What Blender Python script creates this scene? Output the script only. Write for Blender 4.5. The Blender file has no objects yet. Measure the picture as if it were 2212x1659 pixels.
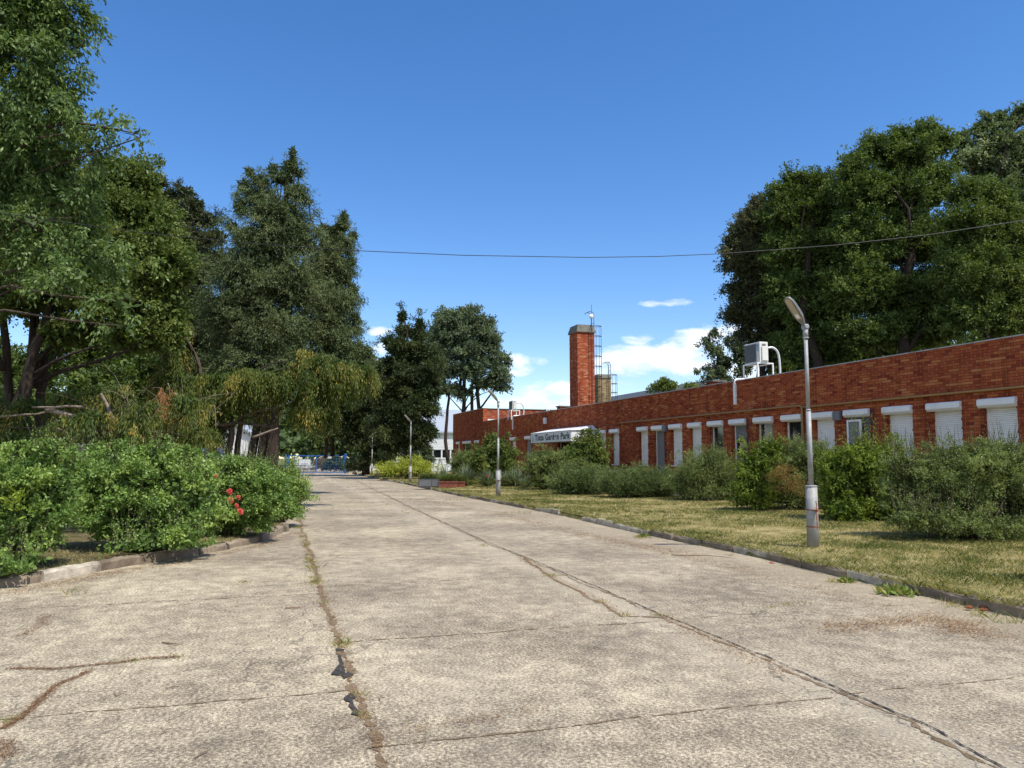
import bpy, math, random
import numpy as np
from mathutils import Vector, Matrix
random.seed(7)
R = math.radians
sc = bpy.context.scene
col = sc.collection

# ------------------------------------------------------------------ camera and measuring helpers
FPX = 1662.0
CX, CY = 1106.0, 829.5
HZ = 990.0
PITCH = math.atan((HZ - CY) / FPX)
CAMH = 1.6
def ray(x, y):
    u = (x - CX) / FPX; v = (CY - y) / FPX
    return np.array([u, math.cos(PITCH) - v * math.sin(PITCH), math.sin(PITCH) + v * math.cos(PITCH)])
def G(x, y, z=0.0):
    d = ray(x, y); t = (z - CAMH) / d[2]
    return np.array([d[0] * t, d[1] * t, z])
def P(x, y, Y):
    d = ray(x, y); t = Y / d[1]
    return np.array([d[0] * t, Y, CAMH + d[2] * t])
cam = bpy.data.cameras.new('camera'); co = bpy.data.objects.new('camera', cam); col.objects.link(co)
co.location = (0, 0, CAMH); co.rotation_euler = (R(90) + PITCH, 0, 0)
cam.sensor_width = 36; cam.lens = FPX / 2212 * 36; cam.clip_end = 6000; cam.clip_start = 0.05
sc.camera = co

# ------------------------------------------------------------------ tags
def tag(o, label=None, cat=None, group=None, kind=None):
    if label: o['label'] = label
    if cat: o['category'] = cat
    if group: o['group'] = group
    if kind: o['kind'] = kind
    return o
def thing(name, label, cat, loc=(0, 0, 0), rz=0.0, group=None):
    o = bpy.data.objects.new(name, None); col.objects.link(o)
    o.location = loc; o.rotation_euler = (0, 0, rz); o.empty_display_size = .3
    return tag(o, label, cat, group)
def copy_tree(o, parent=None):
    c = o.copy(); col.objects.link(c)
    if parent is not None: c.parent = parent
    for ch in list(o.children): copy_tree(ch, c)
    return c

# ------------------------------------------------------------------ material helpers
class NT:
    def __init__(s, nt): s.t = nt; s.n = nt.nodes; s.l = nt.links
    def new(s, ty, **kw):
        n = s.n.new(ty)
        for k, v in kw.items(): setattr(n, k, v)
        return n
    def put(s, sock, v):
        if hasattr(v, 'is_linked'): s.l.new(v, sock)
        elif isinstance(v, bpy.types.Node): s.l.new(v.outputs[0], sock)
        else: sock.default_value = v
    def math(s, op, a, b=0.0, c=None, clamp=False):
        n = s.new('ShaderNodeMath', operation=op, use_clamp=clamp)
        s.put(n.inputs[0], a); s.put(n.inputs[1], b)
        if c is not None: s.put(n.inputs[2], c)
        return n.outputs[0]
    def mix(s, f, a, b, blend='MIX'):
        n = s.new('ShaderNodeMix', data_type='RGBA', blend_type=blend)
        s.put(n.inputs[0], f)
        s.put(n.inputs[6], rgba(a)); s.put(n.inputs[7], rgba(b))
        return n.outputs[2]
    def ramp(s, f, stops, interp='LINEAR'):
        n = s.new('ShaderNodeValToRGB'); cr = n.color_ramp; cr.interpolation = interp
        while len(cr.elements) < len(stops): cr.elements.new(.5)
        for e, (p, c) in zip(cr.elements, stops): e.position = p; e.color = rgba(c)
        s.put(n.inputs[0], f); return n.outputs[0]
    def noise(s, vec, scale, detail=4, rough=.55, dist=0.0):
        n = s.new('ShaderNodeTexNoise'); n.inputs['Scale'].default_value = scale
        n.inputs['Detail'].default_value = detail; n.inputs['Roughness'].default_value = rough
        n.inputs['Distortion'].default_value = dist
        if vec is not None: s.put(n.inputs['Vector'], vec)
        return n.outputs[0]
    def map(s, vec, scale=(1, 1, 1), rot=(0, 0, 0)):
        n = s.new('ShaderNodeMapping'); n.inputs['Scale'].default_value = scale; n.inputs['Rotation'].default_value = rot
        s.put(n.inputs['Vector'], vec); return n.outputs[0]
    def bump(s, h, strength=.5, dist=.01):
        n = s.new('ShaderNodeBump'); n.inputs['Strength'].default_value = strength; n.inputs['Distance'].default_value = dist
        s.put(n.inputs['Height'], h); return n.outputs[0]
def rgba(c):
    if isinstance(c, (tuple, list)): return tuple(c) + (1.0,) if len(c) == 3 else tuple(c)
    return c
def newmat(name):
    m = bpy.data.materials.new(name); m.use_nodes = True
    nt = m.node_tree; nt.nodes.clear(); k = NT(nt)
    out = k.new('ShaderNodeOutputMaterial'); b = k.new('ShaderNodeBsdfPrincipled')
    nt.links.new(b.outputs[0], out.inputs[0])
    tc = k.new('ShaderNodeTexCoord')
    return m, k, b, out, tc
def simple(name, c, rough=.6, metal=0.0, var=.12, scale=6.0, bump=0.0, spec=.5, dirt=None):
    m, k, b, out, tc = newmat(name)
    n = k.noise(tc.outputs['Object'], scale, 6, .65)
    lo = tuple(x * (1 - var) for x in c); hi = tuple(min(1, x * (1 + var)) for x in c)
    cc = k.ramp(n, [(.3, lo), (.7, hi)])
    if dirt:
        n2 = k.noise(tc.outputs['Object'], scale * .35, 7, .7)
        cc = k.mix(k.ramp(n2, [(.52, (0, 0, 0)), (.72, (1, 1, 1))]), cc, dirt)
    k.put(b.inputs['Base Color'], cc); b.inputs['Roughness'].default_value = rough
    b.inputs['Metallic'].default_value = metal; b.inputs['Specular IOR Level'].default_value = spec
    if bump: k.put(b.inputs['Normal'], k.bump(k.noise(tc.outputs['Object'], scale * 8, 5, .6), bump, .01))
    return m

def brick_mat(name, stops, mortar=(.10, .050, .034), bw=.262, rh=.0735, joint=.010, vjoint=(.48, .33, .24), wear=True):
    m, k, b, out, tc = newmat(name)
    sep = k.new('ShaderNodeSeparateXYZ'); k.put(sep.inputs[0], tc.outputs['Object'])
    xy = k.math('ADD', sep.outputs[0], sep.outputs[1]); z = sep.outputs[2]
    row = k.math('FLOOR', k.math('DIVIDE', z, rh))
    wn0 = k.new('ShaderNodeTexWhiteNoise', noise_dimensions='1D'); k.put(wn0.inputs['W'], row)
    off = k.math('ADD', k.math('MULTIPLY', k.math('MODULO', row, 2.0), .5), k.math('MULTIPLY', wn0.outputs[0], .12))
    u = k.math('ADD', k.math('DIVIDE', xy, bw), off)
    colm = k.math('FLOOR', u)
    fu = k.math('FRACT', u); fz = k.math('FRACT', k.math('DIVIDE', z, rh))
    cmb = k.new('ShaderNodeCombineXYZ'); k.put(cmb.inputs[0], row); k.put(cmb.inputs[1], colm)
    wn = k.new('ShaderNodeTexWhiteNoise', noise_dimensions='2D'); k.put(wn.inputs['Vector'], cmb.outputs[0])
    bc = k.ramp(wn.outputs[0], stops)
    fine = k.noise(tc.outputs['Object'], 45, 6, .7)
    bc = k.mix(.55, bc, k.ramp(fine, [(.25, (.55, .55, .55)), (.75, (1, 1, 1))]), 'MULTIPLY')
    big = k.noise(tc.outputs['Object'], .5, 5, .6)
    bc = k.mix(.5, bc, k.ramp(big, [(.3, (.70, .68, .66)), (.68, (1, 1, 1))]), 'MULTIPLY')
    st = k.noise(k.map(tc.outputs['Object'], (1.6, 1.6, .16)), 1.5, 6, .65)
    bc = k.mix(.85, bc, k.ramp(st, [(.32, (.50, .46, .44)), (.52, (1, 1, 1))]), 'MULTIPLY')
    pale = k.noise(tc.outputs['Object'], 1.3, 7, .7)
    bc = k.mix(k.ramp(pale, [(.60, (0, 0, 0)), (.78, (.35, .35, .35))]), bc, (.50, .30, .20))
    jh = k.math('LESS_THAN', fz, joint / rh)
    wob = k.math('MULTIPLY', k.math('SUBTRACT', fine, .5), .02)
    jv = k.math('LESS_THAN', k.math('ADD', fu, wob), joint * .8 / bw)
    cc = k.mix(jv, bc, vjoint)
    cc = k.mix(jh, cc, mortar)
    k.put(b.inputs['Base Color'], cc); b.inputs['Roughness'].default_value = .95; b.inputs['Specular IOR Level'].default_value = .06
    h = k.math('ADD', k.math('MULTIPLY', k.math('MAXIMUM', jh, k.math('MULTIPLY', jv, .5)), -1.0),
               k.math('ADD', k.math('MULTIPLY', fine, .25), k.math('MULTIPLY', wn.outputs[0], .35)))
    k.put(b.inputs['Normal'], k.bump(h, .9, .012))
    return m

def leaf_mat(name, stops, rough=.55, trans=.30, tcol=1.5, spec=.22, gain=1.6):
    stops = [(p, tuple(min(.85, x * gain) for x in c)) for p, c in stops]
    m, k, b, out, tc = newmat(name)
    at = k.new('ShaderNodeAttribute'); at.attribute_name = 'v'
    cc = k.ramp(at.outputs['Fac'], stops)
    k.put(b.inputs['Base Color'], cc); b.inputs['Roughness'].default_value = rough
    b.inputs['Specular IOR Level'].default_value = spec
    tr = k.new('ShaderNodeBsdfTranslucent')
    k.put(tr.inputs['Color'], k.mix(1.0, cc, (tcol * 1.05, tcol, tcol * .45), 'MULTIPLY'))
    mx = k.new('ShaderNodeMixShader'); mx.inputs[0].default_value = trans
    m.node_tree.links.new(b.outputs[0], mx.inputs[1]); m.node_tree.links.new(tr.outputs[0], mx.inputs[2])
    m.node_tree.links.new(mx.outputs[0], out.inputs[0])
    return m
def bark_mat(name, c0, c1):
    m, k, b, out, tc = newmat(name)
    n = k.noise(k.map(tc.outputs['Object'], (9, 9, 1.6)), 2.2, 7, .7)
    k.put(b.inputs['Base Color'], k.ramp(n, [(.3, c0), (.7, c1)])); b.inputs['Roughness'].default_value = .9
    b.inputs['Specular IOR Level'].default_value = .15
    k.put(b.inputs['Normal'], k.bump(n, .9, .04))
    return m

M = {}
M['brick'] = brick_mat('red brick', [(0, (.27, .048, .024)), (.18, (.38, .082, .034)), (.72, (.48, .120, .044)), (.9, (.57, .175, .062)), (1, (.62, .25, .10))])
M['brick_chimney'] = brick_mat('chimney brick', [(0, (.34, .075, .035)), (.4, (.44, .105, .045)), (.8, (.52, .15, .07)), (1, (.60, .28, .16))], mortar=(.12, .06, .045), rh=.083, bw=.27, vjoint=(.22, .14, .11))  # the tall chimney's own brick colours
M['brick_far'] = brick_mat('parapet brick', [(0, (.26, .065, .035)), (.5, (.36, .095, .05)), (1, (.45, .17, .08))], mortar=(.09, .05, .04), rh=.11, vjoint=(.2, .1, .08))
M['brick_yellow'] = brick_mat('yellow brick', [(0, (.24, .17, .09)), (.5, (.38, .28, .15)), (1, (.50, .39, .22))], mortar=(.11, .09, .06), vjoint=(.2, .16, .1))
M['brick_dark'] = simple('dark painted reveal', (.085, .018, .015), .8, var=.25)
M['white'] = simple('white pvc', (.84, .82, .79), .35, var=.05, dirt=(.74, .72, .68))
M['whitepaint'] = simple('white paint', (.78, .78, .77), .45, var=.05, dirt=(.62, .61, .57))
M['galv'] = simple('galvanised steel', (.30, .305, .30), .6, metal=.15, var=.22, scale=9, bump=.2, dirt=(.30, .29, .27))
M['polebase'] = simple('weathered pole paint', (.30, .295, .28), .65, metal=.1, var=.18, scale=7, bump=.25, dirt=(.24, .23, .21))
M['rust'] = simple('rust', (.20, .06, .025), .9, var=.4, scale=14, bump=.4)
M['grey'] = simple('grey plastic', (.16, .165, .17), .5, var=.1)
M['concrete_cap'] = simple('old concrete', (.15, .14, .11), .9, var=.35, scale=3, bump=.5, dirt=(.08, .075, .06))
M['felt'] = simple('roofing felt', (.13, .125, .12), .9, var=.3)
M['flash'] = simple('metal flashing', (.42, .41, .38), .5, metal=.3, var=.25, scale=2, dirt=(.2, .18, .15))
M['glass'] = simple('window glass', (.012, .014, .016), .05, var=.3, spec=.8)
M['curtain'] = simple('grey blind', (.20, .21, .21), .7, var=.1)
M['pipe'] = simple('ochre gas pipe', (.33, .17, .05), .5, var=.15, dirt=(.2, .1, .04))
M['bluepaint'] = simple('blue paint', (.02, .11, .36), .4, var=.15, dirt=(.03, .09, .22))
M['darkblue'] = simple('dark blue fabric', (.012, .03, .12), .8, var=.2)
M['black'] = simple('black', (.02, .02, .022), .5, var=.2)
M['grille'] = simple('dark grille', (.10, .10, .095), .5, var=.2)
M['signwhite'] = simple('sign white', (.68, .68, .66), .5, var=.04)
M['ledglass'] = simple('lamp lens', (.40, .35, .25), .4, var=.1)
M['terracotta'] = simple('terracotta plastic', (.26, .075, .05), .55, var=.15, dirt=(.33, .16, .12))
M['planter'] = simple('graphite planter', (.075, .08, .085), .5, var=.15)
M['hallroof'] = simple('light metal roof', (.36, .39, .42), .5, var=.08)
M['stone'] = simple('stone', (.30, .28, .24), .9, var=.3, bump=.4)
M['tar'] = simple('tar', (.055, .052, .050), .95, var=.45, scale=30, bump=.5, spec=.1)
M['twig'] = simple('dry twig', (.22, .15, .10), .9, var=.4)
M['bark'] = bark_mat('grey brown bark', (.035, .027, .020), (.13, .10, .075))
M['bark_dark'] = bark_mat('dark bark', (.022, .017, .014), (.075, .055, .042))
M['bark_pale'] = bark_mat('pale dead wood', (.13, .10, .075), (.34, .27, .20))
# foliage
M['lf_maple'] = leaf_mat('silver green leaves', [(0, (.022, .040, .014)), (.5, (.058, .092, .026)), (1, (.140, .185, .066))], rough=.5, spec=.25, gain=1.9)
M['lf_green'] = leaf_mat('yellow green leaves', [(0, (.035, .060, .012)), (.5, (.085, .115, .028)), (1, (.18, .21, .065))], gain=1.45)
M['lf_spruce'] = leaf_mat('spruce needles', [(0, (.020, .030, .014)), (.5, (.045, .055, .022)), (1, (.10, .10, .045))], trans=.15)
M['lf_cedar'] = leaf_mat('cedar sprays', [(0, (.026, .040, .016)), (.5, (.058, .078, .031)), (1, (.135, .15, .065))], trans=.18, gain=1.75)
M['lf_thuja'] = leaf_mat('yellowing thuja sprays', [(0, (.025, .045, .009)), (.5, (.060, .085, .015)), (.66, (.115, .12, .022)), (.84, (.26, .20, .040)), (1, (.42, .29, .07))], trans=.25, gain=1.35)
M['lf_orange'] = leaf_mat('dead orange sprays', [(0, (.22, .09, .03)), (1, (.42, .20, .08))], trans=.2, gain=1.0)
M['lf_darkcon'] = leaf_mat('dark conifer sprays', [(0, (.014, .024, .008)), (.55, (.034, .048, .015)), (1, (.10, .11, .035))], trans=.15)
M['lf_round'] = leaf_mat('blue green leaves', [(0, (.035, .050, .028)), (.5, (.075, .10, .058)), (1, (.17, .21, .125))], rough=.45)
M['lf_chest'] = leaf_mat('deep green leaves', [(0, (.024, .036, .010)), (.5, (.052, .080, .018)), (1, (.135, .175, .044))], gain=1.6)
M['lf_purple'] = leaf_mat('bronze green leaves', [(0, (.024, .028, .013)), (.5, (.052, .058, .026)), (1, (.12, .12, .06))])
M['lf_lime'] = leaf_mat('pale blossom and leaves', [(0, (.035, .055, .025)), (.6, (.09, .12, .06)), (.8, (.25, .28, .18)), (1, (.45, .47, .36))])
M['lf_privet'] = leaf_mat('small grey green leaves', [(0, (.045, .055, .018)), (.5, (.098, .130, .042)), (.9, (.20, .24, .09)), (1, (.24, .15, .06))])
M['lf_bright'] = leaf_mat('bright yellow green leaves', [(0, (.045, .075, .010)), (.5, (.100, .142, .020)), (.9, (.19, .235, .038)), (1, (.24, .20, .06))], gain=1.45)
M['lf_red'] = leaf_mat('reddish young leaves', [(0, (.07, .05, .02)), (.6, (.14, .105, .032)), (1, (.26, .11, .05))])
M['lf_rose'] = leaf_mat('rose leaves', [(0, (.035, .065, .016)), (.5, (.095, .150, .036)), (1, (.23, .29, .080))], rough=.5, spec=.3, gain=1.8)
M['lf_juniper'] = leaf_mat('juniper sprays', [(0, (.030, .045, .014)), (.5, (.066, .092, .028)), (1, (.14, .17, .060))], trans=.15)
M['lf_gold'] = leaf_mat('golden juniper sprays', [(0, (.08, .10, .012)), (.5, (.20, .23, .03)), (1, (.34, .36, .06))], trans=.2)
M['lf_yucca'] = leaf_mat('yucca blades', [(0, (.045, .062, .034)), (.6, (.12, .155, .090)), (.92, (.24, .28, .18)), (1, (.33, .27, .15))], trans=.12)
M['lf_wood'] = leaf_mat('far wood foliage', [(0, (.035, .055, .022)), (.5, (.085, .12, .045)), (1, (.17, .21, .09))])
M['lf_grass'] = leaf_mat('grass blades', [(0, (.060, .095, .016)), (.35, (.14, .165, .042)), (.62, (.30, .27, .115)), (1, (.60, .50, .30))], trans=.3, spec=.2, rough=.7, gain=1.0)
M['lf_litter'] = leaf_mat('dry litter', [(0, (.10, .045, .018)), (.5, (.26, .12, .05)), (.8, (.40, .25, .11)), (1, (.55, .42, .24))], trans=.0, spec=.2, rough=.8, gain=1.0)
M['lf_weed'] = leaf_mat('weed leaves', [(0, (.06, .10, .015)), (.45, (.13, .19, .03)), (.75, (.26, .25, .08)), (1, (.40, .30, .14))], trans=.25, gain=1.1)
M['petal'] = simple('coral red petals', (.50, .06, .045), .6, var=.5, scale=40)

# ------------------------------------------------------------------ mesh collecting
class MB:
    def __init__(s): s.v = []; s.f = []; s.sm = []
    def add(s, vs, fs, smooth=False):
        o = len(s.v); s.v += [tuple(map(float, p)) for p in vs]; s.f += [tuple(i + o for i in f) for f in fs]; s.sm += [smooth] * len(fs)
        return s
    def box(s, a, b):
        (x0, y0, z0), (x1, y1, z1) = a, b
        x0, x1 = min(x0, x1), max(x0, x1); y0, y1 = min(y0, y1), max(y0, y1); z0, z1 = min(z0, z1), max(z0, z1)
        return s.add([(x0, y0, z0), (x1, y0, z0), (x1, y1, z0), (x0, y1, z0), (x0, y0, z1), (x1, y0, z1), (x1, y1, z1), (x0, y1, z1)],
              [(0, 3, 2, 1), (4, 5, 6, 7), (0, 1, 5, 4), (1, 2, 6, 5), (2, 3, 7, 6), (3, 0, 4, 7)])
    def tube(s, pts, rad, n=8, cap=True, smooth=True):
        pts = [np.array(p, float) for p in pts]
        if not hasattr(rad, '__len__'): rad = [rad] * len(pts)
        vs = []; ref = np.array([0, 0, 1.0])
        prev = None
        for i, p in enumerate(pts):
            t = pts[min(i + 1, len(pts) - 1)] - pts[max(i - 1, 0)]; t = t / (np.linalg.norm(t) + 1e-9)
            if prev is None:
                a = np.cross(t, [0, 0, 1.0]) if abs(t[2]) < .9 else np.cross(t, [1.0, 0, 0])
            else: a = prev - t * np.dot(prev, t)
            a /= (np.linalg.norm(a) + 1e-9); prev = a; b = np.cross(t, a)
            for j in range(n):
                w = 2 * math.pi * j / n
                vs.append(p + rad[i] * (math.cos(w) * a + math.sin(w) * b))
        fs = []
        for i in range(len(pts) - 1):
            for j in range(n):
                fs.append((i * n + j, i * n + (j + 1) % n, (i + 1) * n + (j + 1) % n, (i + 1) * n + j))
        s.add(vs, fs, smooth)
        if cap:
            o = len(s.v) - len(vs)
            s.f.append(tuple(o + j for j in range(n - 1, -1, -1))); s.sm.append(False)
            s.f.append(tuple(o + (len(pts) - 1) * n + j for j in range(n))); s.sm.append(False)
        return s
    def build(s, name, mat, parent=None, bevel=0.0):
        me = bpy.data.meshes.new(name); me.from_pydata(s.v, [], s.f); me.materials.append(mat)
        me.polygons.foreach_set('use_smooth', s.sm)
        o = bpy.data.objects.new(name, me); col.objects.link(o)
        if parent is not None: o.parent = parent
        if bevel:
            md = o.modifiers.new('bevel', 'BEVEL'); md.width = bevel; md.segments = 2; md.limit_method = 'ANGLE'
        return o

def quads_object(name, V, v, mat, parent=None, tri=False, smooth=False):
    """V: (N,k,3) corner array, v: (N,) attribute"""
    N, kk = V.shape[0], V.shape[1]
    me = bpy.data.meshes.new(name)
    me.vertices.add(N * kk); me.vertices.foreach_set('co', V.reshape(-1).astype(np.float32))
    me.loops.add(N * kk); me.loops.foreach_set('vertex_index', np.arange(N * kk, dtype=np.int32))
    me.polygons.add(N); me.polygons.foreach_set('loop_start', np.arange(0, N * kk, kk, dtype=np.int32))
    me.polygons.foreach_set('loop_total', np.full(N, kk, dtype=np.int32))
    me.update(calc_edges=True)
    a = me.attributes.new('v', 'FLOAT', 'FACE'); a.data.foreach_set('value', np.clip(v, 0, 1).astype(np.float32))
    me.materials.append(mat)
    o = bpy.data.objects.new(name, me); col.objects.link(o)
    if parent is not None: o.parent = parent
    return o

rng = np.random.default_rng(11)
def unit(a): return a / (np.linalg.norm(a, axis=-1, keepdims=True) + 1e-9)
def rand_unit(n): return unit(rng.normal(size=(n, 3)))

def leaf_quads(p, d, L, W, up=.5, fold=.12):
    """diamond leaves; p (N,3) base, d (N,3) direction"""
    n = len(p)
    nn = unit(rand_unit(n) * (1 - up) + np.array([0, 0, 1.0]) * up)
    s = unit(np.cross(d, nn)); nn = np.cross(s, d)
    L = np.broadcast_to(np.asarray(L, float), (n,))[:, None] * rng.uniform(.65, 1.25, (n, 1))
    W = np.broadcast_to(np.asarray(W, float), (n,))[:, None] * rng.uniform(.75, 1.2, (n, 1))
    a = p; b = p + d * L * .45 + s * W * .5 + nn * W * fold; c = p + d * L; e = p + d * L * .45 - s * W * .5 + nn * W * fold
    return np.stack([a, b, c, e], 1)

def foliage(lobes, n, L, W, tw=.35, sub=.32, droop=.1, up=.3, core=.22, flat=.7, per=12, shell=(.55, 1.02), vbase=0.0, spread=.35, nsub=None, low_cut=None, spike=.16):
    """lobes: list of (centre, radii). returns quads and attribute"""
    C = np.array([l[0] for l in lobes], float); Rr = np.array([l[1] for l in lobes], float)
    w = (Rr[:, 0] * Rr[:, 2]) ** .9; w /= w.sum()
    ncore = int(n * core); nl = n - ncore
    # sub clumps
    ns = nsub or max(30, int(nl / per / 30))
    li = rng.choice(len(lobes), ns, p=w)
    u = rand_unit(ns); u[:, 2] = u[:, 2] * .9 + .08
    rad = rng.uniform(shell[0], shell[1], (ns, 1)) * rng.uniform(.86, 1.08, (ns, 1))
    sc_ = C[li] + u * Rr[li] * rad
    sr = sub * np.minimum(Rr[li].min(1), 1.6) * rng.uniform(.5, 1.35, ns)
    sv = rng.uniform(0, 1, ns)
    spk = rng.uniform(0, 1, ns) < spike; sc_ = np.where(spk[:, None], C[li] + u * Rr[li] * rng.uniform(1.0, 1.28, (ns, 1)), sc_); sr = np.where(spk, sr * .6, sr)
    # twigs
    nt = nl // per
    ti = rng.choice(ns, nt, p=sr ** 1.6 / (sr ** 1.6).sum())
    tp = sc_[ti] + rng.normal(size=(nt, 3)) * sr[ti][:, None] * np.array([.62, .62, .62 * flat])
    out = unit(tp - C[li[ti]])
    td = unit(out * .7 + rand_unit(nt) * .6 + np.array([0, 0, up]))
    # leaves along twig
    k = np.repeat(np.arange(nt), per); s = rng.uniform(0, 1, len(k))[:, None]
    lp = tp[k] + td[k] * s * tw - np.array([0, 0, 1.0]) * (s ** 2) * tw * droop * 1.5 + rand_unit(len(k)) * tw * .12
    ld = unit(td[k] * .55 + rand_unit(len(k)) * (spread + .35) + np.array([0, 0, -droop * 1.6]))
    v = .5 * sv[ti][k] + .22 * rng.uniform(0, 1, nt)[k] + .28 * rng.uniform(0, 1, len(k)) + vbase
    Q = leaf_quads(lp, ld, L, W, up=.35)
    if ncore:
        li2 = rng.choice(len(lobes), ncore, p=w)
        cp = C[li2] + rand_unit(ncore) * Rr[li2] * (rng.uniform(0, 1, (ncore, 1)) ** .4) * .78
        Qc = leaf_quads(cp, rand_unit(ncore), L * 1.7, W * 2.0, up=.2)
        Q = np.concatenate([Q, Qc]); v = np.concatenate([v, rng.uniform(0, .45, ncore) + vbase])  # inner leaves get darker tones: crown shade put into their colour
    if low_cut is not None:
        keep = Q[:, :, 2].min(1) > low_cut; Q = Q[keep]; v = v[keep]
    return Q, v, sc_

def wl(lobes, Y, kd=.85, dmin=.3):
    """lobes given as (x, y, rx, ry[, dY]) measured units at distance Y"""
    out = []
    for l in lobes:
        y_ = Y + (l[4] if len(l) > 4 else 0.0)
        c = P(l[0], l[1], y_); s = y_ / FPX
        rx, rz = l[2] * s, l[3] * s
        out.append((c, (rx, max(dmin, kd * max(min(rx, 2.6), .5 * rz)), rz)))
    return out

def bent(a, b, bow=.12, n=6, sag=0.0):
    a = np.array(a, float); b = np.array(b, float); Lg = np.linalg.norm(b - a)
    o = rng.normal(size=3) * Lg * bow; o[2] = abs(o[2]) * .6 - sag * Lg
    pts = []
    for i in range(n):
        t = i / (n - 1); pts.append(a * (1 - t) + b * t + o * math.sin(math.pi * t) + rng.normal(size=3) * Lg * .012 * (0 < i < n - 1))
    return pts

def limbs(mb, base, top, r0, lobes, subc, nsub=40, lo=.25, rfrac=.35):
    base = np.array(base, float); top = np.array(top, float)
    tr = bent(base, top, .03, 9); rr = [r0 * (1.25 if i == 0 else 1) * (1 - .85 * i / 8) + .012 for i in range(9)]
    mb.tube(tr, rr, 9)
    H = top[2] - base[2]
    anchors = []
    for c, rad in lobes:
        c = np.array(c)
        t = min(.95, max(lo, (c[2] - base[2]) / max(H, .1) * .75 - .05))
        i = t * 8; i0 = int(min(7, math.floor(i))); p = tr[i0] * (1 - (i - i0)) + tr[i0 + 1] * (i - i0)
        r = r0 * (1 - .85 * t) * rfrac + .015
        pts = bent(p, c, .10, 6, -.03)
        mb.tube(pts, [r * (1 - .75 * j / 5) for j in range(6)], 6)
        anchors.append(c)
    if len(anchors) == 0: anchors = [top]
    A = np.array(anchors)
    if subc is not None and len(subc):
        for j in rng.choice(len(subc), min(nsub, len(subc)), replace=False):
            q = subc[j]; i = np.argmin(((A - q) ** 2).sum(1))
            pts = bent(A[i], q, .12, 4)
            mb.tube(pts, [.22 * r0 * rfrac + .006, .15 * r0 * rfrac + .005, .1 * r0 * rfrac + .004, .003], 4, cap=False)

def tree(name, label, cat, lobes, n, L, W, mat, base, top, r0, bark='bark', group=None, nsub=60, extra=None, trunks=(), ncl=None, rfrac=.35, **kw):
    b = np.array(base, float)
    root = thing(name, label, cat, (0, 0, 0), group=group)
    root.location = tuple(b)
    Q, v, subc = foliage(lobes, n, L, W, nsub=ncl, **kw)
    if extra is not None:
        Q = np.concatenate([Q, extra[0]]); v = np.concatenate([v, extra[1]])
    quads_object('crown', Q - b, v, M[mat], root)
    mb = MB()
    limbs(mb, np.zeros(3), np.array(top) - b, r0, [(np.array(c) - b, r) for c, r in lobes], subc - b, nsub, rfrac=rfrac)
    for (q0, q1, ra, rb) in trunks:
        pts = bent(np.array(q0) - b, np.array(q1) - b, .04, 7); mb.tube(pts, [ra + (rb - ra) * i / 6 for i in range(7)], 8)
    mb.build('trunk', M[bark], root)
    return root

def shoots(lobes, n, length, L, W, per=14, vb=.3):
    """upright leafy shoots that stick out of the top of a shrub"""
    C = np.array([l[0] for l in lobes]); Rr = np.array([l[1] for l in lobes])
    li = rng.integers(0, len(lobes), n)
    u = rand_unit(n); u[:, 2] = np.abs(u[:, 2]) * 1.2 + .35; u = unit(u)
    p = C[li] + u * Rr[li] * .9
    d = unit(u * .45 + np.array([0, 0, 1.0]) + rand_unit(n) * .25)
    ln = length * rng.uniform(.4, 1.2, n)
    k = np.repeat(np.arange(n), per); s = rng.uniform(0, 1, len(k))
    lp = p[k] + d[k] * (s * ln[k])[:, None]
    sz = (1.1 - .6 * s)
    ld = unit(d[k] * .5 + rand_unit(len(k)) * .8)
    Q = leaf_quads(lp, ld, L * sz, W * sz, up=.5)
    return Q, rng.uniform(0, .5, len(k)) + vb, [(p[i], p[i] + d[i] * ln[i]) for i in range(n)]

def shrub(name, label, cat, lobes, n, L, W, mat, base, group=None, nstem=14, sh=None, twigmat='bark', **kw):
    b = np.array(base, float)
    root = thing(name, label, cat, tuple(b), group=group)
    Q, v, subc = foliage(lobes, n, L, W, low_cut=b[2] + .01, **kw)
    mb = MB()
    if sh:
        q2, v2, st = shoots(lobes, *sh); Q = np.concatenate([Q, q2]); v = np.concatenate([v, v2])
        for a_, b_ in st: mb.tube([a_ - b, (a_ + b_) / 2 - b, b_ - b], [.006, .004, .002], 3, cap=False)
    quads_object('foliage', Q - b, v, M[mat], root)
    for i in range(nstem):
        t = subc[rng.integers(0, len(subc))] - b
        a = rng.normal(size=3) * .12; a[2] = 0
        pts = bent(a, t, .1, 5); mb.tube(pts, [.018, .015, .011, .008, .004], 5, cap=False)
    mb.build('stem', M[twigmat], root)
    return root

# ------------------------------------------------------------------ road frame and facade frame
RD = unit(np.array([-.2870, .9579])); RL = np.array([-RD[1], RD[0]])      # along, to the left
RANG = math.atan2(RD[1], RD[0])
def road(s, t, z=0.0): q = RD * s + RL * t; return np.array([q[0], q[1], z])
A_F = 18.0; SL = (552.0 - CX) / FPX
FD = unit(np.array([SL, 1.0])); FN = np.array([-FD[1], FD[0]])
FANG = math.atan2(FD[1], FD[0])
def FX(x, off=0.0):
    """facade-local x of a measured column, for a plane standing off metres in front of the wall"""
    u = (x - CX) / FPX
    # facade pt = (A,0)+FD*s+FN*off ; X/Y = u/k where k ~ 1.002
    k = u / (math.cos(PITCH) + .055 * math.sin(PITCH))
    ox, oy = A_F + FN[0] * off, FN[1] * off
    return (k * oy - ox) / (FD[0] - k * FD[1])
def Fp(s, off=0.0, z=0.0): q = np.array([A_F, 0]) + FD * s + FN * off; return np.array([q[0], q[1], z])

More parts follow.
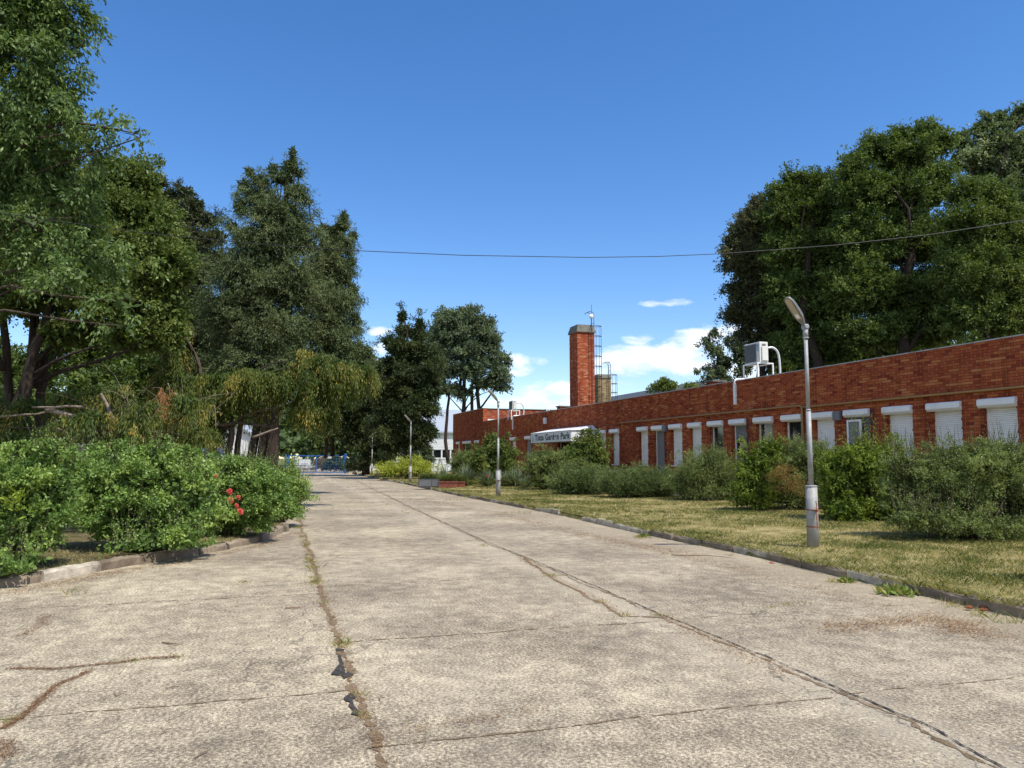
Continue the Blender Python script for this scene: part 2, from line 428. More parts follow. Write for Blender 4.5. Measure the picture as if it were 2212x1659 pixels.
# ================================================================== SETTING
def concrete_mat():
    m, k, b, out, tc = newmat('worn concrete')
    O = tc.outputs['Object']
    sp = k.noise(O, 42, 9, .78); sp2 = k.noise(k.map(O, (1, 1.7, 1)), 120, 5, .75)
    big = k.noise(O, .5, 6, .62); mid = k.noise(O, 4.5, 7, .7)
    s = k.math('ADD', k.math('ADD', k.math('MULTIPLY', sp, .80), k.math('MULTIPLY', sp2, .50)),
               k.math('ADD', k.math('MULTIPLY', k.math('SUBTRACT', mid, .5), .26), k.math('MULTIPLY', k.math('SUBTRACT', big, .5), .22)))
    c = k.ramp(s, [(.50, (.060, .046, .034)), (.585, (.175, .142, .102)), (.65, (.30, .248, .174)), (.712, (.56, .475, .33)), (.81, (.78, .68, .48))])
    # slab to slab tone
    sep = k.new('ShaderNodeSeparateXYZ'); k.put(sep.inputs[0], O)
    cm = k.new('ShaderNodeCombineXYZ')
    k.put(cm.inputs[0], k.math('FLOOR', k.math('DIVIDE', k.math('SUBTRACT', sep.outputs[0], 1.0), 6.0)))
    k.put(cm.inputs[1], k.math('FLOOR', k.math('DIVIDE', k.math('ADD', sep.outputs[1], .48), 3.21)))
    wn = k.new('ShaderNodeTexWhiteNoise', noise_dimensions='2D'); k.put(wn.inputs['Vector'], cm.outputs[0])
    c = k.mix(.6, c, k.ramp(wn.outputs[0], [(0, (.76, .75, .76)), (1, (1, .99, .95))]), 'MULTIPLY')
    stn = k.noise(k.map(O, (.5, 1.3, 1), (0, 0, .4)), 1.1, 7, .68)
    c = k.mix(k.ramp(stn, [(.58, (0, 0, 0)), (.74, (.55, .55, .55))]), c, (.13, .105, .08))
    tyre = k.math('ADD', k.math('ABSOLUTE', k.math('SUBTRACT', k.math('ABSOLUTE', k.math('ADD', sep.outputs[1], 2.15)), .78)), k.math('MULTIPLY', k.math('SUBTRACT', mid, .5), .5))
    c = k.mix(k.ramp(tyre, [(.05, (.16, .16, .16)), (.42, (0, 0, 0))]), c, (.15, .125, .10))
    # sandy dirt gathered along the right kerb and along joints
    dk = k.math('ADD', k.math('ABSOLUTE', k.math('ADD', sep.outputs[1], 7.0)), k.math('MULTIPLY', k.math('SUBTRACT', mid, .5), 2.2))
    dirt = k.ramp(dk, [(.15, (1, 1, 1)), (.95, (0, 0, 0))])
    dj = k.math('ADD', k.math('ABSOLUTE', k.math('ADD', sep.outputs[1], 3.62)), k.math('MULTIPLY', k.math('SUBTRACT', mid, .5), .9))
    dirt2 = k.ramp(dj, [(.05, (1, 1, 1)), (.34, (0, 0, 0))])
    c = k.mix(k.math('MULTIPLY', dirt, .6), c, k.mix(sp, (.19, .145, .09), (.44, .365, .25)))
    c = k.mix(k.math('MULTIPLY', dirt2, .5), c, k.mix(sp, (.26, .21, .145), (.56, .49, .37)))
    # hairline cracks
    vo = k.new('ShaderNodeTexVoronoi', feature='DISTANCE_TO_EDGE'); vo.inputs['Scale'].default_value = .23
    mx = k.new('ShaderNodeVectorMath', operation='ADD'); nz = k.new('ShaderNodeTexNoise'); nz.inputs['Scale'].default_value = 1.6; nz.inputs['Detail'].default_value = 6
    k.put(nz.inputs['Vector'], O); sc2 = k.new('ShaderNodeVectorMath', operation='SCALE'); k.put(sc2.inputs[0], nz.outputs[1]); sc2.inputs['Scale'].default_value = 1.2
    k.put(mx.inputs[0], O); k.put(mx.inputs[1], sc2.outputs[0]); k.put(vo.inputs['Vector'], mx.outputs[0])
    cr = k.math('LESS_THAN', vo.outputs['Distance'], .0022)
    c = k.mix(k.math('MULTIPLY', cr, .55), c, (.10, .085, .065))
    k.put(b.inputs['Base Color'], c); b.inputs['Roughness'].default_value = .92; b.inputs['Specular IOR Level'].default_value = .2
    hh = k.math('ADD', sp, k.math('MULTIPLY', sp2, .8))
    k.put(b.inputs['Normal'], k.bump(hh, .45, .010))
    return m
M['concrete'] = concrete_mat()
def soil_mat(name, a, b_, c_, s0=1.2, s1=28):
    m, k, b, out, tc = newmat(name)
    O = tc.outputs['Object']
    n1 = k.noise(O, s0, 6, .65); n2 = k.noise(O, s1, 7, .75)
    s = k.math('ADD', k.math('MULTIPLY', n1, .55), k.math('MULTIPLY', n2, .5))
    k.put(b.inputs['Base Color'], k.ramp(s, [(.38, a), (.52, b_), (.68, c_)])); b.inputs['Roughness'].default_value = .95
    b.inputs['Specular IOR Level'].default_value = .1
    k.put(b.inputs['Normal'], k.bump(n2, .8, .03))
    return m
M['lawn'] = soil_mat('mown lawn soil', (.10, .095, .03), (.26, .22, .085), (.52, .40, .21), 2.2)
M['bed'] = soil_mat('shrub bed soil', (.045, .038, .022), (.12, .10, .045), (.30, .23, .12), 1.6)
M['ground'] = soil_mat('field ground', (.07, .09, .03), (.13, .15, .05), (.24, .22, .09), .12, 3)
M['jsoil'] = soil_mat('joint soil', (.10, .07, .04), (.25, .18, .11), (.42, .31, .2), 4, 60)
M['jdark'] = simple('dark crack', (.035, .028, .022), .95, var=.5, scale=20)
M['kerb'] = simple('kerb concrete', (.23, .180, .125), .95, var=.45, scale=2.6, bump=.8, dirt=(.075, .050, .034))
M['kerbwhite'] = simple('worn whitewash', (.46, .40, .31), .9, var=.4, scale=6, bump=.8, dirt=(.11, .08, .058))

g = MB(); g.add([(-3000, -500, -.06), (3000, -500, -.06), (3000, 5000, -.06), (-3000, 5000, -.06)], [(0, 1, 2, 3)])
tag(g.build('ground', M['ground']), 'flat green and straw coloured field beyond the fence', kind='structure')

# driveway (object frame lies along the road)
dr = MB(); nx, ny = 60, 20
dv = [(-14 + 100.0 * i / nx, 22 - 34.0 * j / ny, 0) for i in range(nx + 1) for j in range(ny + 1)]
dr.add(dv, [(i * (ny + 1) + j, i * (ny + 1) + j + 1, (i + 1) * (ny + 1) + j + 1, (i + 1) * (ny + 1) + j) for i in range(nx) for j in range(ny)])
o = dr.build('driveway', M['concrete']); o.rotation_euler = (0, 0, RANG); o.location = (0, 0, 0)
tag(o, 'wide worn concrete driveway of cracked slabs', kind='structure')

# kerb and lawn lines (world x,y) on the right
KR = [(9.2, -6.0), (7.4, 1.0), (6.35, 4.0), tuple(G(2212, 1337)[:2]), tuple(G(1900, 1266)[:2]), tuple(G(1600, 1196)[:2]), tuple(G(1380, 1152)[:2]), tuple(G(1200, 1111)[:2]), tuple(G(985, 1070)[:2]), tuple(G(880, 1047)[:2])]
KR += [tuple(road(s, -7.25)[:2]) for s in (60, 70, 84)]
KR = np.array(KR)
def resample(poly, step):
    poly = np.array(poly, float); seg = np.linalg.norm(np.diff(poly, axis=0), axis=1); cum = np.concatenate([[0], np.cumsum(seg)])
    s = np.arange(0, cum[-1], step); return np.stack([np.interp(s, cum, poly[:, i]) for i in range(2)], 1)
def kerb_x(Y): return np.interp(Y, KR[:, 1], KR[:, 0])
def smooth_line(pts, step, w=2.0):
    q = resample(pts, .25); n = int(w / .25); ker = np.ones(n) / n
    pad = np.pad(q, ((n, n), (0, 0)), mode='edge'); sm = np.stack([np.convolve(pad[:, i], ker, 'same')[n:-n] for i in range(2)], 1)
    return resample(sm, step)
KRs = smooth_line(KR, .02, 2.0)
def kerb_x(Y): return np.interp(Y, KRs[:, 1], KRs[:, 0])
KL = [(-30, 2.0), (-16, 4.2), (-9.5, 6.6), tuple(G(35, 1268)[:2]), tuple(G(252, 1227)[:2]), tuple(G(473, 1191)[:2]), tuple(G(583, 1166)[:2]), tuple(G(627, 1144)[:2])]
KL += [(-5.35, 18.2), (-6.3, 22.0)] + [tuple(road(s, .45)[:2]) for s in (26, 40, 55, 70, 84)]
KLs = smooth_line(KL, .02, 1.2)
def left_x(Y): return np.interp(Y, KLs[:, 1], KLs[:, 0])

def kerb_stones(name, line, inward, label, length=1.0, h=.13, w=.13, white=.35, seed=3):
    rs = random.Random(seed); q = resample(line, .25)
    plain, wh = MB(), MB(); per = int(length / .25)
    for i in range(0, len(q) - per, per):
        tgt = wh if rs.random() < white else plain
        if q[i][1] > 15 and rs.random() < .22: continue
        dz = rs.uniform(-.03, .012); dx = rs.uniform(-.025, .025)
        seg = q[i:i + per + 1].copy()
        t0 = unit(seg[1] - seg[0]); t1 = unit(seg[-1] - seg[-2])
        seg[0] = seg[0] + t0 * .012; seg[-1] = seg[-1] - t1 * .012
        prof = [(0.0, -.05), (0.004, h - .03), (.03, h), (w, h + .004), (w + .004, -.05)]
        vs = []
        for j, p in enumerate(seg):
            t = unit(seg[min(j + 1, per)] - seg[max(j - 1, 0)]); nrm = np.array([t[1], -t[0]]) * inward
            wob = rs.uniform(-.014, .014)
            for (a, z) in prof:
                e = rs.uniform(-.016, .008) if z > .05 else 0
                pp = p + nrm * (a + dx + wob + (rs.uniform(-.012, .012)))
                vs.append((pp[0], pp[1], z + (dz if z > 0 else 0) + e))
        fs = []; m_ = len(prof)
        for j in range(per):
            for a in range(m_ - 1): fs.append((j * m_ + a, (j + 1) * m_ + a, (j + 1) * m_ + a + 1, j * m_ + a + 1) if inward > 0 else (j * m_ + a, j * m_ + a + 1, (j + 1) * m_ + a + 1, (j + 1) * m_ + a))
        fs.append(tuple(range(m_))); fs.append(tuple(per * m_ + a for a in range(m_ - 1, -1, -1)))
        tgt.add(vs, fs)
    # one object with two materials
    off = len(plain.v); n0 = len(plain.f)
    plain.v += wh.v; plain.f += [tuple(i + off for i in f) for f in wh.f]; plain.sm += wh.sm
    o = plain.build(name, M['kerb']); o.data.materials.append(M['kerbwhite'])
    mi = np.zeros(len(plain.f), dtype=np.int32); mi[n0:] = 1; o.data.polygons.foreach_set('material_index', mi)
    return tag(o, label, kind='structure')
kerb_stones('kerb', KRs, 1, 'worn concrete kerb stones with old whitewash along the lawn', white=.38, seed=5)
kerb_stones('kerb', KLs, -1, 'crumbling concrete kerb in front of the rose bushes', white=.22, seed=8, h=.14)

def lawn_z(X, Y):
    k = kerb_x(Y) + .13
    t = np.clip((X - k) / 6.0, 0, 1)
    return .112 + .05 * t + .018 * np.sin(X * 1.7 + Y * .6) * np.sin(Y * .9) * np.minimum(1, t * 6) 
def grid_sheet(name, Ys, xfun0, xfun1, nx, zf, mat, label):
    mb = MB(); vs = []
    for Y in Ys:
        x0, x1 = xfun0(Y), xfun1(Y)
        for i in range(nx + 1):
            X = x0 + (x1 - x0) * (i / nx) ** 1.5 if nx > 4 else x0 + (x1 - x0) * i / nx
            vs.append((X, Y, float(zf(X, Y))))
    fs = [(j * (nx + 1) + i, j * (nx + 1) + i + 1, (j + 1) * (nx + 1) + i + 1, (j + 1) * (nx + 1) + i) for j in range(len(Ys) - 1) for i in range(nx)]
    mb.add(vs, fs, True); o = mb.build(name, mat); return tag(o, label, kind='structure')
Ys = np.concatenate([np.arange(-6, 30, .35), np.arange(30, 83, 1.0)])
grid_sheet('lawn', Ys, lambda Y: kerb_x(Y) + .10, lambda Y: A_F + 26 - Y / 3, 30, lawn_z, M['lawn'], 'dry mown lawn between the kerb and the brick building')
vm = MB(); vq = resample(KRs, .5); vs = []
for j in range(len(vq)):
    t_ = unit(vq[min(j + 1, len(vq) - 1)] - vq[max(j - 1, 0)]); n_ = np.array([t_[1], -t_[0]])
    for (a_, z_) in ((.015, -.01), (.05, .055), (.12, .085), (.20, .095)):
        e_ = random.uniform(-.02, .02); p_ = vq[j] + n_ * (a_ + e_); vs.append((p_[0], p_[1], z_))
vm.add(vs, [(j * 4 + a_, (j + 1) * 4 + a_, (j + 1) * 4 + a_ + 1, j * 4 + a_ + 1) for j in range(len(vq) - 1) for a_ in range(3)], True)
tag(vm.build('verge_soil', M['lawn']), 'bare soil edge of the lawn showing where kerb stones are missing', kind='structure')
def bed_z(X, Y):
    t = np.clip((left_x(Y) - .1 - X) / 3.0, 0, 1)
    return .115 + .08 * t + .03 * np.sin(X * 1.3 + Y) * t
Yb = np.concatenate([np.arange(2.2, 30, .3), np.arange(30, 84, 1.0)])
grid_sheet('planting_bed', Yb, lambda Y: left_x(Y) - .10, lambda Y: left_x(Y) - 50, 30, bed_z, M['bed'], 'dry soil and straw bed under the rose bushes and trees')
# concrete path in front of facade
pm = MB(); pm.box((8, .02, 0), (73, 1.7, .185)); o = pm.build('path', M['kerb']); o.location = (A_F, 0, 0); o.rotation_euler = (0, 0, FANG)
tag(o, 'narrow concrete path along the foot of the brick building', kind='structure')
# pale yard beyond the gate
ym = MB(); ym.box((86.0, -14, -.05), (135, 30, .012)); o = ym.build('yard', M['concrete']); o.rotation_euler = (0, 0, RANG)
tag(o, 'pale bare yard beyond the blue gate', kind='structure')

# joints (soil strips with uneven edges)
def strip(mb, p0, p1, w, z, seed, wob=.02, step=.12, gaps=0.0):
    rs = random.Random(seed); p0 = np.array(p0, float); p1 = np.array(p1, float); Lg = np.linalg.norm(p1 - p0); t = (p1 - p0) / Lg; n = np.array([-t[1], t[0]])
    N = int(Lg / step); l = []; r = []; off = 0
    for i in range(N + 1):
        off = off * .9 + rs.uniform(-wob, wob) * .5
        c = p0 + t * Lg * i / N + n * off
        ww = w * rs.uniform(.35, 1.25) * (0.15 if rs.random() < gaps else 1)
        l.append(c + n * ww / 2); r.append(c - n * ww / 2)
    vs = []
    for a, b in zip(l, r): vs += [(a[0], a[1], z), (b[0], b[1], z)]
    mb.add(vs, [(2 * i, 2 * i + 1, 2 * i + 3, 2 * i + 2) for i in range(N)])
j1 = MB()
for i, s in enumerate([1.45, 4.48, 7.02, 10.1, 13.06, 18.1, 24, 30, 36, 42, 48, 54]):
    strip(j1, (s, -.5), (s + .02, -3.6), .022, .004, 20 + i, .02, .05, .35)
    strip(j1, (s + .05, -3.7), (s, -7.05), .016, .004, 40 + i, .02, .05, .5)
for i, s in enumerate([5.6, 9.6, 12.9, 18.0]):
    strip(j1, (s, -.5), (s - .1, 9), .022, .004, 60 + i, .025, .05, .3)
o = j1.build('joint_soil', M['jsoil']); o.rotation_euler = (0, 0, RANG); tag(o, 'sandy soil filling the joints between slabs', kind='structure')
JL = [tuple(G(*p)[:2]) for p in [(830, 1659), (800, 1570), (765, 1480), (740, 1400), (715, 1330), (690, 1262), (672, 1200), (650, 1130)]]
JL = [tuple(np.array(JL[0]) + (np.array(JL[0]) - np.array(JL[1])) * 3)] + JL + [tuple(road(s_, -.48)[:2]) for s_ in (26, 84)]
JC = [tuple(G(*p)[:2]) for p in [(2150, 1650), (1990, 1562), (1700, 1440), (1440, 1332), (1160, 1214), (1040, 1166), (880, 1092), (770, 1038)]]
JC = [tuple(np.array(JC[0]) + (np.array(JC[0]) - np.array(JC[1])) * 3)] + JC
j3 = MB()
for i in range(len(JL) - 1): strip(j3, JL[i], JL[i + 1], .07, .004, 100 + i, .03, .05, .15)
W2 = [tuple(G(*p)[:2]) for p in [(1130, 1207), (1190, 1247), (1300, 1302), (1352, 1332), (1440, 1334)]]
for i in range(len(W2) - 1): strip(j3, W2[i], W2[i + 1], .05, .0045, 140 + i, .03, .05, .1)
for i in range(len(JC) - 1):
    a_, b_ = np.array(JC[i]), np.array(JC[i + 1]); t_ = unit(b_ - a_); n_ = np.array([-t_[1], t_[0]]) * .05
    strip(j3, a_ + n_, b_ + n_, .05, .0035, 160 + i, .03, .05, .35)
tag(j3.build('joint_soil', M['jsoil']), 'sandy soil and grit along the two long joints of the driveway', kind='structure')
j2 = MB()
for i in range(len(JC) - 1): strip(j2, JC[i], JC[i + 1], .017, .0075, 120 + i, .012, .03, .12)
o = j2.build('joint_crack', M['jdark']); tag(o, 'dark open crack along the middle joint of the driveway', kind='structure')
# tar patches
def blob(mb, c, r, z, seed, el=1.0, ang=0.0):
    rs = random.Random(seed); n = 22; vs = [(c[0], c[1], z)]
    for i in range(n):
        a = 2 * math.pi * i / n; rr = r * (rs.uniform(.45, 1.2)); x = math.cos(a) * rr * el; y = math.sin(a) * rr
        vs.append((c[0] + x * math.cos(ang) - y * math.sin(ang), c[1] + x * math.sin(ang) + y * math.cos(ang), z))
    mb.add(vs, [(0, 1 + i, 1 + (i + 1) % n) for i in range(n)])
tm = MB()
for i, poly in enumerate([[(1735, 600), (1747, 648), (1722, 672), (1700, 700), (1750, 704), (1772, 722), (1822, 702), (1792, 690), (1776, 694), (1768, 655), (1752, 602)],
                          [(1768, 820), (1800, 798), (1827, 815), (1812, 836), (1822, 862), (1842, 890), (1842, 910), (1803, 906), (1816, 885), (1793, 862), (1800, 842), (1774, 834)],
                          [(1725, 568), (1772, 571), (1766, 582), (1730, 581)]]):
    pv = []
    for k_ in range(len(poly)):
        (ax, ay), (bx, by) = poly[k_], poly[(k_ + 1) % len(poly)]
        for f_ in (0, .33, .66): pv.append(G((ax + (bx - ax) * f_ + random.uniform(-3, 3) * (f_ > 0)) * .4202, 1161.8 + (ay + (by - ay) * f_ + random.uniform(-2, 2) * (f_ > 0)) * .4202, .0085))
    tm.add([tuple(p) for p in pv], [tuple(range(len(pv)))])
tag(tm.build('tar_patch', M['tar']), 'black tar patches beside the left joint of the driveway', kind='structure')

# ------------------------------------------------------------------ litter, weeds, stones
def flakes(n_pts, L, W, vlo, vhi, lift=.006):
    n = len(n_pts); d = rand_unit(n); d[:, 2] *= .12; d = unit(d)
    p = n_pts.copy(); p[:, 2] += rng.uniform(.006, .006 + lift, n)
    return leaf_quads(p, d, L, W, up=.93, fold=.25), rng.uniform(vlo, vhi, n)
def along(pts, n, w, z=0.0):
    pts = np.array([G(*p)[:2] for p in pts]); seg = np.linalg.norm(np.diff(pts, axis=0), axis=1); cum = np.concatenate([[0], np.cumsum(seg)])
    s = rng.uniform(0, cum[-1], n); q = np.stack([np.interp(s, cum, pts[:, i]) for i in range(2)], 1)
    q += rng.normal(size=(n, 2)) * w
    return np.concatenate([q, np.full((n, 1), z)], 1)
LT = []
def put(pts, n, w, L=.02, W=.004, lo=0, hi=.6): LT.append(flakes(along(pts, n, w), L, W, lo, hi))
put([(0, 1578), (40, 1555), (70, 1530), (95, 1505), (120, 1482), (170, 1462), (200, 1447)], 1700, .018)
put([(20, 1445), (120, 1446), (200, 1438), (260, 1432), (310, 1424), (390, 1420)], 1500, .016)
put([(45, 1376), (75, 1358), (100, 1352), (88, 1340), (105, 1328)], 800, .04)
put([(0, 1600), (10, 1640)], 500, .04)
put([(200, 1242), (350, 1222), (560, 1180), (640, 1150)], 1500, .10, .03, .008, .2, .9)
put([(0, 1285), (120, 1262), (260, 1236)], 900, .12, .03, .008, .2, .9)
put([(650, 1150), (690, 1260), (742, 1400), (800, 1570), (835, 1650)], 3000, .045, .018, .006, .2, .9)
put([(1120, 1200), (1190, 1245), (1300, 1300), (1350, 1332)], 1400, .05, .02, .006, .2, .8)
put([(1430, 1332), (1530, 1385), (1700, 1460)], 1500, .09, .02, .006, .3, 1)
put([(1800, 1360), (1900, 1345), (2050, 1340), (2100, 1375)], 2600, .16, .03, .008, .3, 1)
put([(1240, 1150), (1400, 1185), (1600, 1230), (1830, 1290), (2100, 1350), (2212, 1390)], 3500, .18, .028, .008, .3, 1)
put([(900, 1078), (1100, 1115), (1300, 1165), (1500, 1200)], 2600, .2, .04, .012, .4, 1)
put([(640, 1130), (700, 1115)], 500, .5, .035, .01, .3, 1)
put([(880, 1580), (1180, 1530)], 260, .05, .02, .006, .2, .9)
allp = rng.uniform([-7, 3], [7, 24], (1600, 2)); LT.append(flakes(np.concatenate([allp, np.zeros((1600, 1))], 1), .022, .007, 0, .7))
Q = np.concatenate([a for a, _ in LT]); v = np.concatenate([b for _, b in LT])
tag(quads_object('dead_needles', Q, v, M['lf_litter']), 'orange brown fallen needles and leaf litter on the concrete', 'litter', kind='stuff')

def blades(pts, h, w, vlo, vhi, lean=.5):
    n = len(pts); d = rand_unit(n) * lean; d[:, 2] = 1; d = unit(d)
    s = rand_unit(n); s[:, 2] = 0; s = unit(s); hh = (h * rng.uniform(.4, 1.25, n))[:, None] if np.isscalar(h) else (h * rng.uniform(.5, 1.2, n))[:, None]
    b = pts; mid = b + d * hh * .55; tip = b + d * hh + unit(d * np.array([1, 1, 0])) * hh * .35
    ww = w if np.isscalar(w) else w[:, None]
    return np.stack([b - s * ww / 2, b + s * ww / 2, mid + s * ww * .3, tip, mid - s * ww * .3], 1), rng.uniform(vlo, vhi, n)
# lawn grass: thinning out with distance, wider blades farther off
def patch_noise(x, y):
    return (np.sin(x * 1.1 + 1.3 * np.sin(y * .7)) + np.sin(y * 1.7 + x * .6) + np.sin(x * 3.1 - y * 2.3) * .6 + np.sin(x * 5.7 + y * 4.9) * .4) / 3
N = 330000
Yg = np.exp(rng.uniform(math.log(5.5), math.log(75), N)); tg = rng.uniform(0, 1, N)
xk = kerb_x(Yg) + .06; Xg = xk + (A_F - 2.0 - Yg / 3 - xk) * tg
Zg = lawn_z(Xg, Yg) - .005
pn = patch_noise(Xg, Yg); keep = rng.uniform(0, 1, N) < np.clip(.70 + .9 * pn, .06, 1)
Xg, Yg, Zg, pn = Xg[keep], Yg[keep], Zg[keep], pn[keep]
pts = np.stack([Xg, Yg, Zg], 1)
Qg, vg = blades(pts, .040 * (1 + .012 * Yg) * (1 + .9 * np.clip(patch_noise(Xg * 2.1, Yg * 2.3), 0, 1)), .0045 + .00042 * Yg, 0, .55, lean=.8)
pq = patch_noise(Xg * 2.3 + 5, Yg * 2.1)
vg = np.clip(vg + .22 - .45 * pn - .25 * pq + (rng.uniform(0, 1, len(vg)) < .2) * .35, 0, 1)
nt_ = 900; yt_ = np.exp(rng.uniform(math.log(6), math.log(60), nt_)); xt_ = kerb_x(yt_) + .1 + rng.uniform(0, 1, nt_) ** 1.5 * 5.5
kk = np.repeat(np.arange(nt_), 34); rad_ = rng.uniform(.03, .12, nt_)[kk]
X5 = xt_[kk] + rng.normal(size=len(kk)) * rad_; Y5 = yt_[kk] + rng.normal(size=len(kk)) * rad_; ok = X5 > kerb_x(Y5) + .1; X5, Y5, kk = X5[ok], Y5[ok], kk[ok]
Q5, v5 = blades(np.stack([X5, Y5, lawn_z(X5, Y5) - .01], 1), .085, .005 + .0003 * Y5, 0, .35, lean=1.0); v5 = v5 + (rng.uniform(0, 1, nt_) ** 2 * .6)[kk]
# edge grass hanging over the kerb
ne = 24000; Ye = np.exp(rng.uniform(math.log(5), math.log(60), ne)); Xe = kerb_x(Ye) + rng.normal(.10, .045, ne) - .06 * (patch_noise(Ye * 3, Ye) > .25)
Q2, v2 = blades(np.stack([Xe, Ye, np.full(ne, .105)], 1), .07, .005 + .0004 * Ye, .1, .9, lean=1.3)
# dry grass under the left bushes
nb = 60000; Yc = rng.uniform(6, 34, nb); Xc = left_x(Yc) - .12 - np.abs(rng.exponential(1.0, nb))
pb = patch_noise(Xc * 1.3, Yc); kb = rng.uniform(0, 1, nb) < np.clip(.55 + pb, .1, 1); Xc, Yc = Xc[kb], Yc[kb]
Q3, v3 = blades(np.stack([Xc, Yc, bed_z(Xc, Yc) - .01], 1), .07, .007, .45, 1.0, lean=1.2)
tag(quads_object('grass', np.concatenate([Qg, Q2, Q3, Q5]), np.concatenate([vg, v2, v3, v5]), M['lf_grass']), 'short patchy green and straw grass of the lawn and bed edge', 'grass', kind='stuff')

nl_ = 420; Yl = rng.uniform(6, 26, nl_); Xl = kerb_x(Yl) + .15 + rng.uniform(0, 5.5, nl_)
ql, vl = flakes(np.stack([Xl, Yl, lawn_z(Xl, Yl) + .02], 1), .055, .028, .5, 1.0, .02)
tag(quads_object('leaf_litter', ql, vl, M['lf_litter']), 'scattered dry fallen leaves on the lawn', 'litter', kind='stuff')
# weeds: tufts in the joints
tufts = []
def tuft(x, y, n=60, h=.06, sp=.03, vlo=.1, vhi=.8, z=0.0):
    c = G(x, y, z); q = np.repeat(c[None], n, 0) + np.concatenate([rng.normal(size=(n, 2)) * sp, np.zeros((n, 1))], 1)
    tufts.append(blades(q[:max(12, n // 2)], h * .8, .003 + .0003 * c[1], vlo + .25, vhi + .3, lean=1.2))
for (x, y, n, h, s) in [(655, 1160, 70, .08, .05), (660, 1180, 60, .07, .05), (672, 1215, 90, .09, .05), (676, 1228, 90, .1, .05), (684, 1258, 90, .09, .05), (700, 1300, 60, .06, .04), (738, 1392, 150, .09, .05), (736, 1400, 70, .05, .05), (775, 1502, 60, .05, .03), (785, 1545, 80, .05, .03), (790, 1552, 60, .05, .03),
        (527, 1258, 70, .09, .04), (160, 1283, 60, .2, .1), (285, 1428, 110, .04, .07), (380, 1420, 60, .05, .05), (8, 1558, 120, .05, .05), (1140, 1215, 60, .05, .08), (1190, 1245, 80, .06, .08), (1300, 1300, 80, .06, .06), (1350, 1330, 110, .06, .06), (1425, 1330, 110, .06, .06), (1700, 1308, 60, .05, .05), (1740, 1303, 60, .05, .06), (1665, 1312, 50, .05, .05),
        (1805, 1258, 160, .1, .07), (1575, 1200, 50, .06, .05), (1390, 1162, 160, .12, .12), (2120, 1330, 120, .13, .08), (2060, 1310, 160, .12, .1), (2180, 1345, 120, .16, .08), (640, 1100, 90, .1, .2), (980, 1080, 120, .1, .3), (1110, 1108, 120, .1, .3), (870, 1052, 100, .1, .4), (640, 1140, 90, .1, .12), (930, 1583, 50, .03, .1)]:
    tuft(x, y, n, h, s)
for i in range(70):
    s = math.exp(random.uniform(math.log(10), math.log(75))); c = road(s, -.48 if random.random() < .7 else -3.6)
    n = 30; q = np.repeat(c[None], n, 0) + np.concatenate([rng.normal(size=(n, 2)) * .05, np.zeros((n, 1))], 1)
    tufts.append(blades(q, .045, .008, .4, 1.0, lean=1.2))
tag(quads_object('weeds', np.concatenate([a for a, _ in tufts]), np.concatenate([b for _, b in tufts]), M['lf_weed']), 'small grass tufts growing out of the slab joints and kerb foot', 'weeds', kind='stuff')

# leafy weed plants at the kerb
def weed_plant(x, y, r, n, label, L=.11, z=0.0):
    c = G(x, y, z); root = thing('weed_plant', label, 'weed', tuple(c), group='leafy weeds at the kerb')
    d = rand_unit(n); d[:, 2] = np.abs(d[:, 2]) * .7 + .12; d = unit(d)
    off = rng.normal(size=(n, 3)) * r * .45; off[:, 2] = np.abs(off[:, 2]) * .15
    quads_object('leaf_rosette', leaf_quads(off, d, L, L * .33, up=.6), rng.uniform(.2, .85, n), M['lf_weed'], root)
    quads_object('flower_stalk', *blades(off[:14] * .6, .16, .004, .6, 1, .4), M['lf_weed'], root)
weed_plant(1935, 1283, .2, 260, 'large bright green leafy weed at the foot of the right kerb')
weed_plant(1830, 1258, .08, 90, 'small bright weed against the kerb left of the large one', .08)
weed_plant(1390, 1160, .12, 90, 'low green weed at the kerb left of the nearest lamp', .08)

# pebbles, cones and twigs
mb = MB()
def pebble(mb, c, r, seed):
    rs = random.Random(seed); vs = []; n = 6
    for i, (rr, z) in enumerate([(.6, 0), (1, .35), (.7, .8)]):
        for j in range(n): a = 2 * math.pi * j / n; q = r * rr * rs.uniform(.75, 1.2); vs.append((c[0] + math.cos(a) * q, c[1] + math.sin(a) * q * .8, c[2] + r * z * .7))
    vs.append((c[0], c[1], c[2] + r * .75)); fs = []
    for i in range(2):
        for j in range(n): fs.append((i * n + j, i * n + (j + 1) % n, (i + 1) * n + (j + 1) % n, (i + 1) * n + j))
    fs += [(2 * n + j, 2 * n + (j + 1) % n, 3 * n) for j in range(n)]
    mb.add(vs, fs)
for i in range(900):
    if i < 380: s = random.uniform(3, 7.5); t = -3.62 + random.gauss(0, .14); r = random.uniform(.003, .011)
    elif i < 620: s = random.uniform(3, 20); t = -6.6 + random.gauss(0, .5); r = random.uniform(.003, .010)
    else: s = random.uniform(3, 16); t = random.uniform(-7, 6); r = random.uniform(.003, .008)
    pebble(mb, road(s, t), r, i)
tag(mb.build('gravel', M['stone']), 'loose grit and crumbled concrete bits on the driveway', 'gravel', kind='stuff')
mb = MB()
for i, (x, y) in enumerate([(463 / 1.844, 1500 / 1.291 + 343)] + [(252, 1506), (523, 1520), (733, 1577), (422, 1700 - 55), (357, 1492), (1190, 1337), (1300, 1405), (820, 1515), (345, 1590)]):
    p = G(x, min(y, 1640)); a = random.uniform(0, 3.1)
    pts = [p + np.array([math.cos(a) * t, math.sin(a) * t, .008 + .01 * math.sin(t * 30)]) for t in (0, .03, .06, .1)]
    mb.tube(pts, [.003, .004, .004, .002], 5)
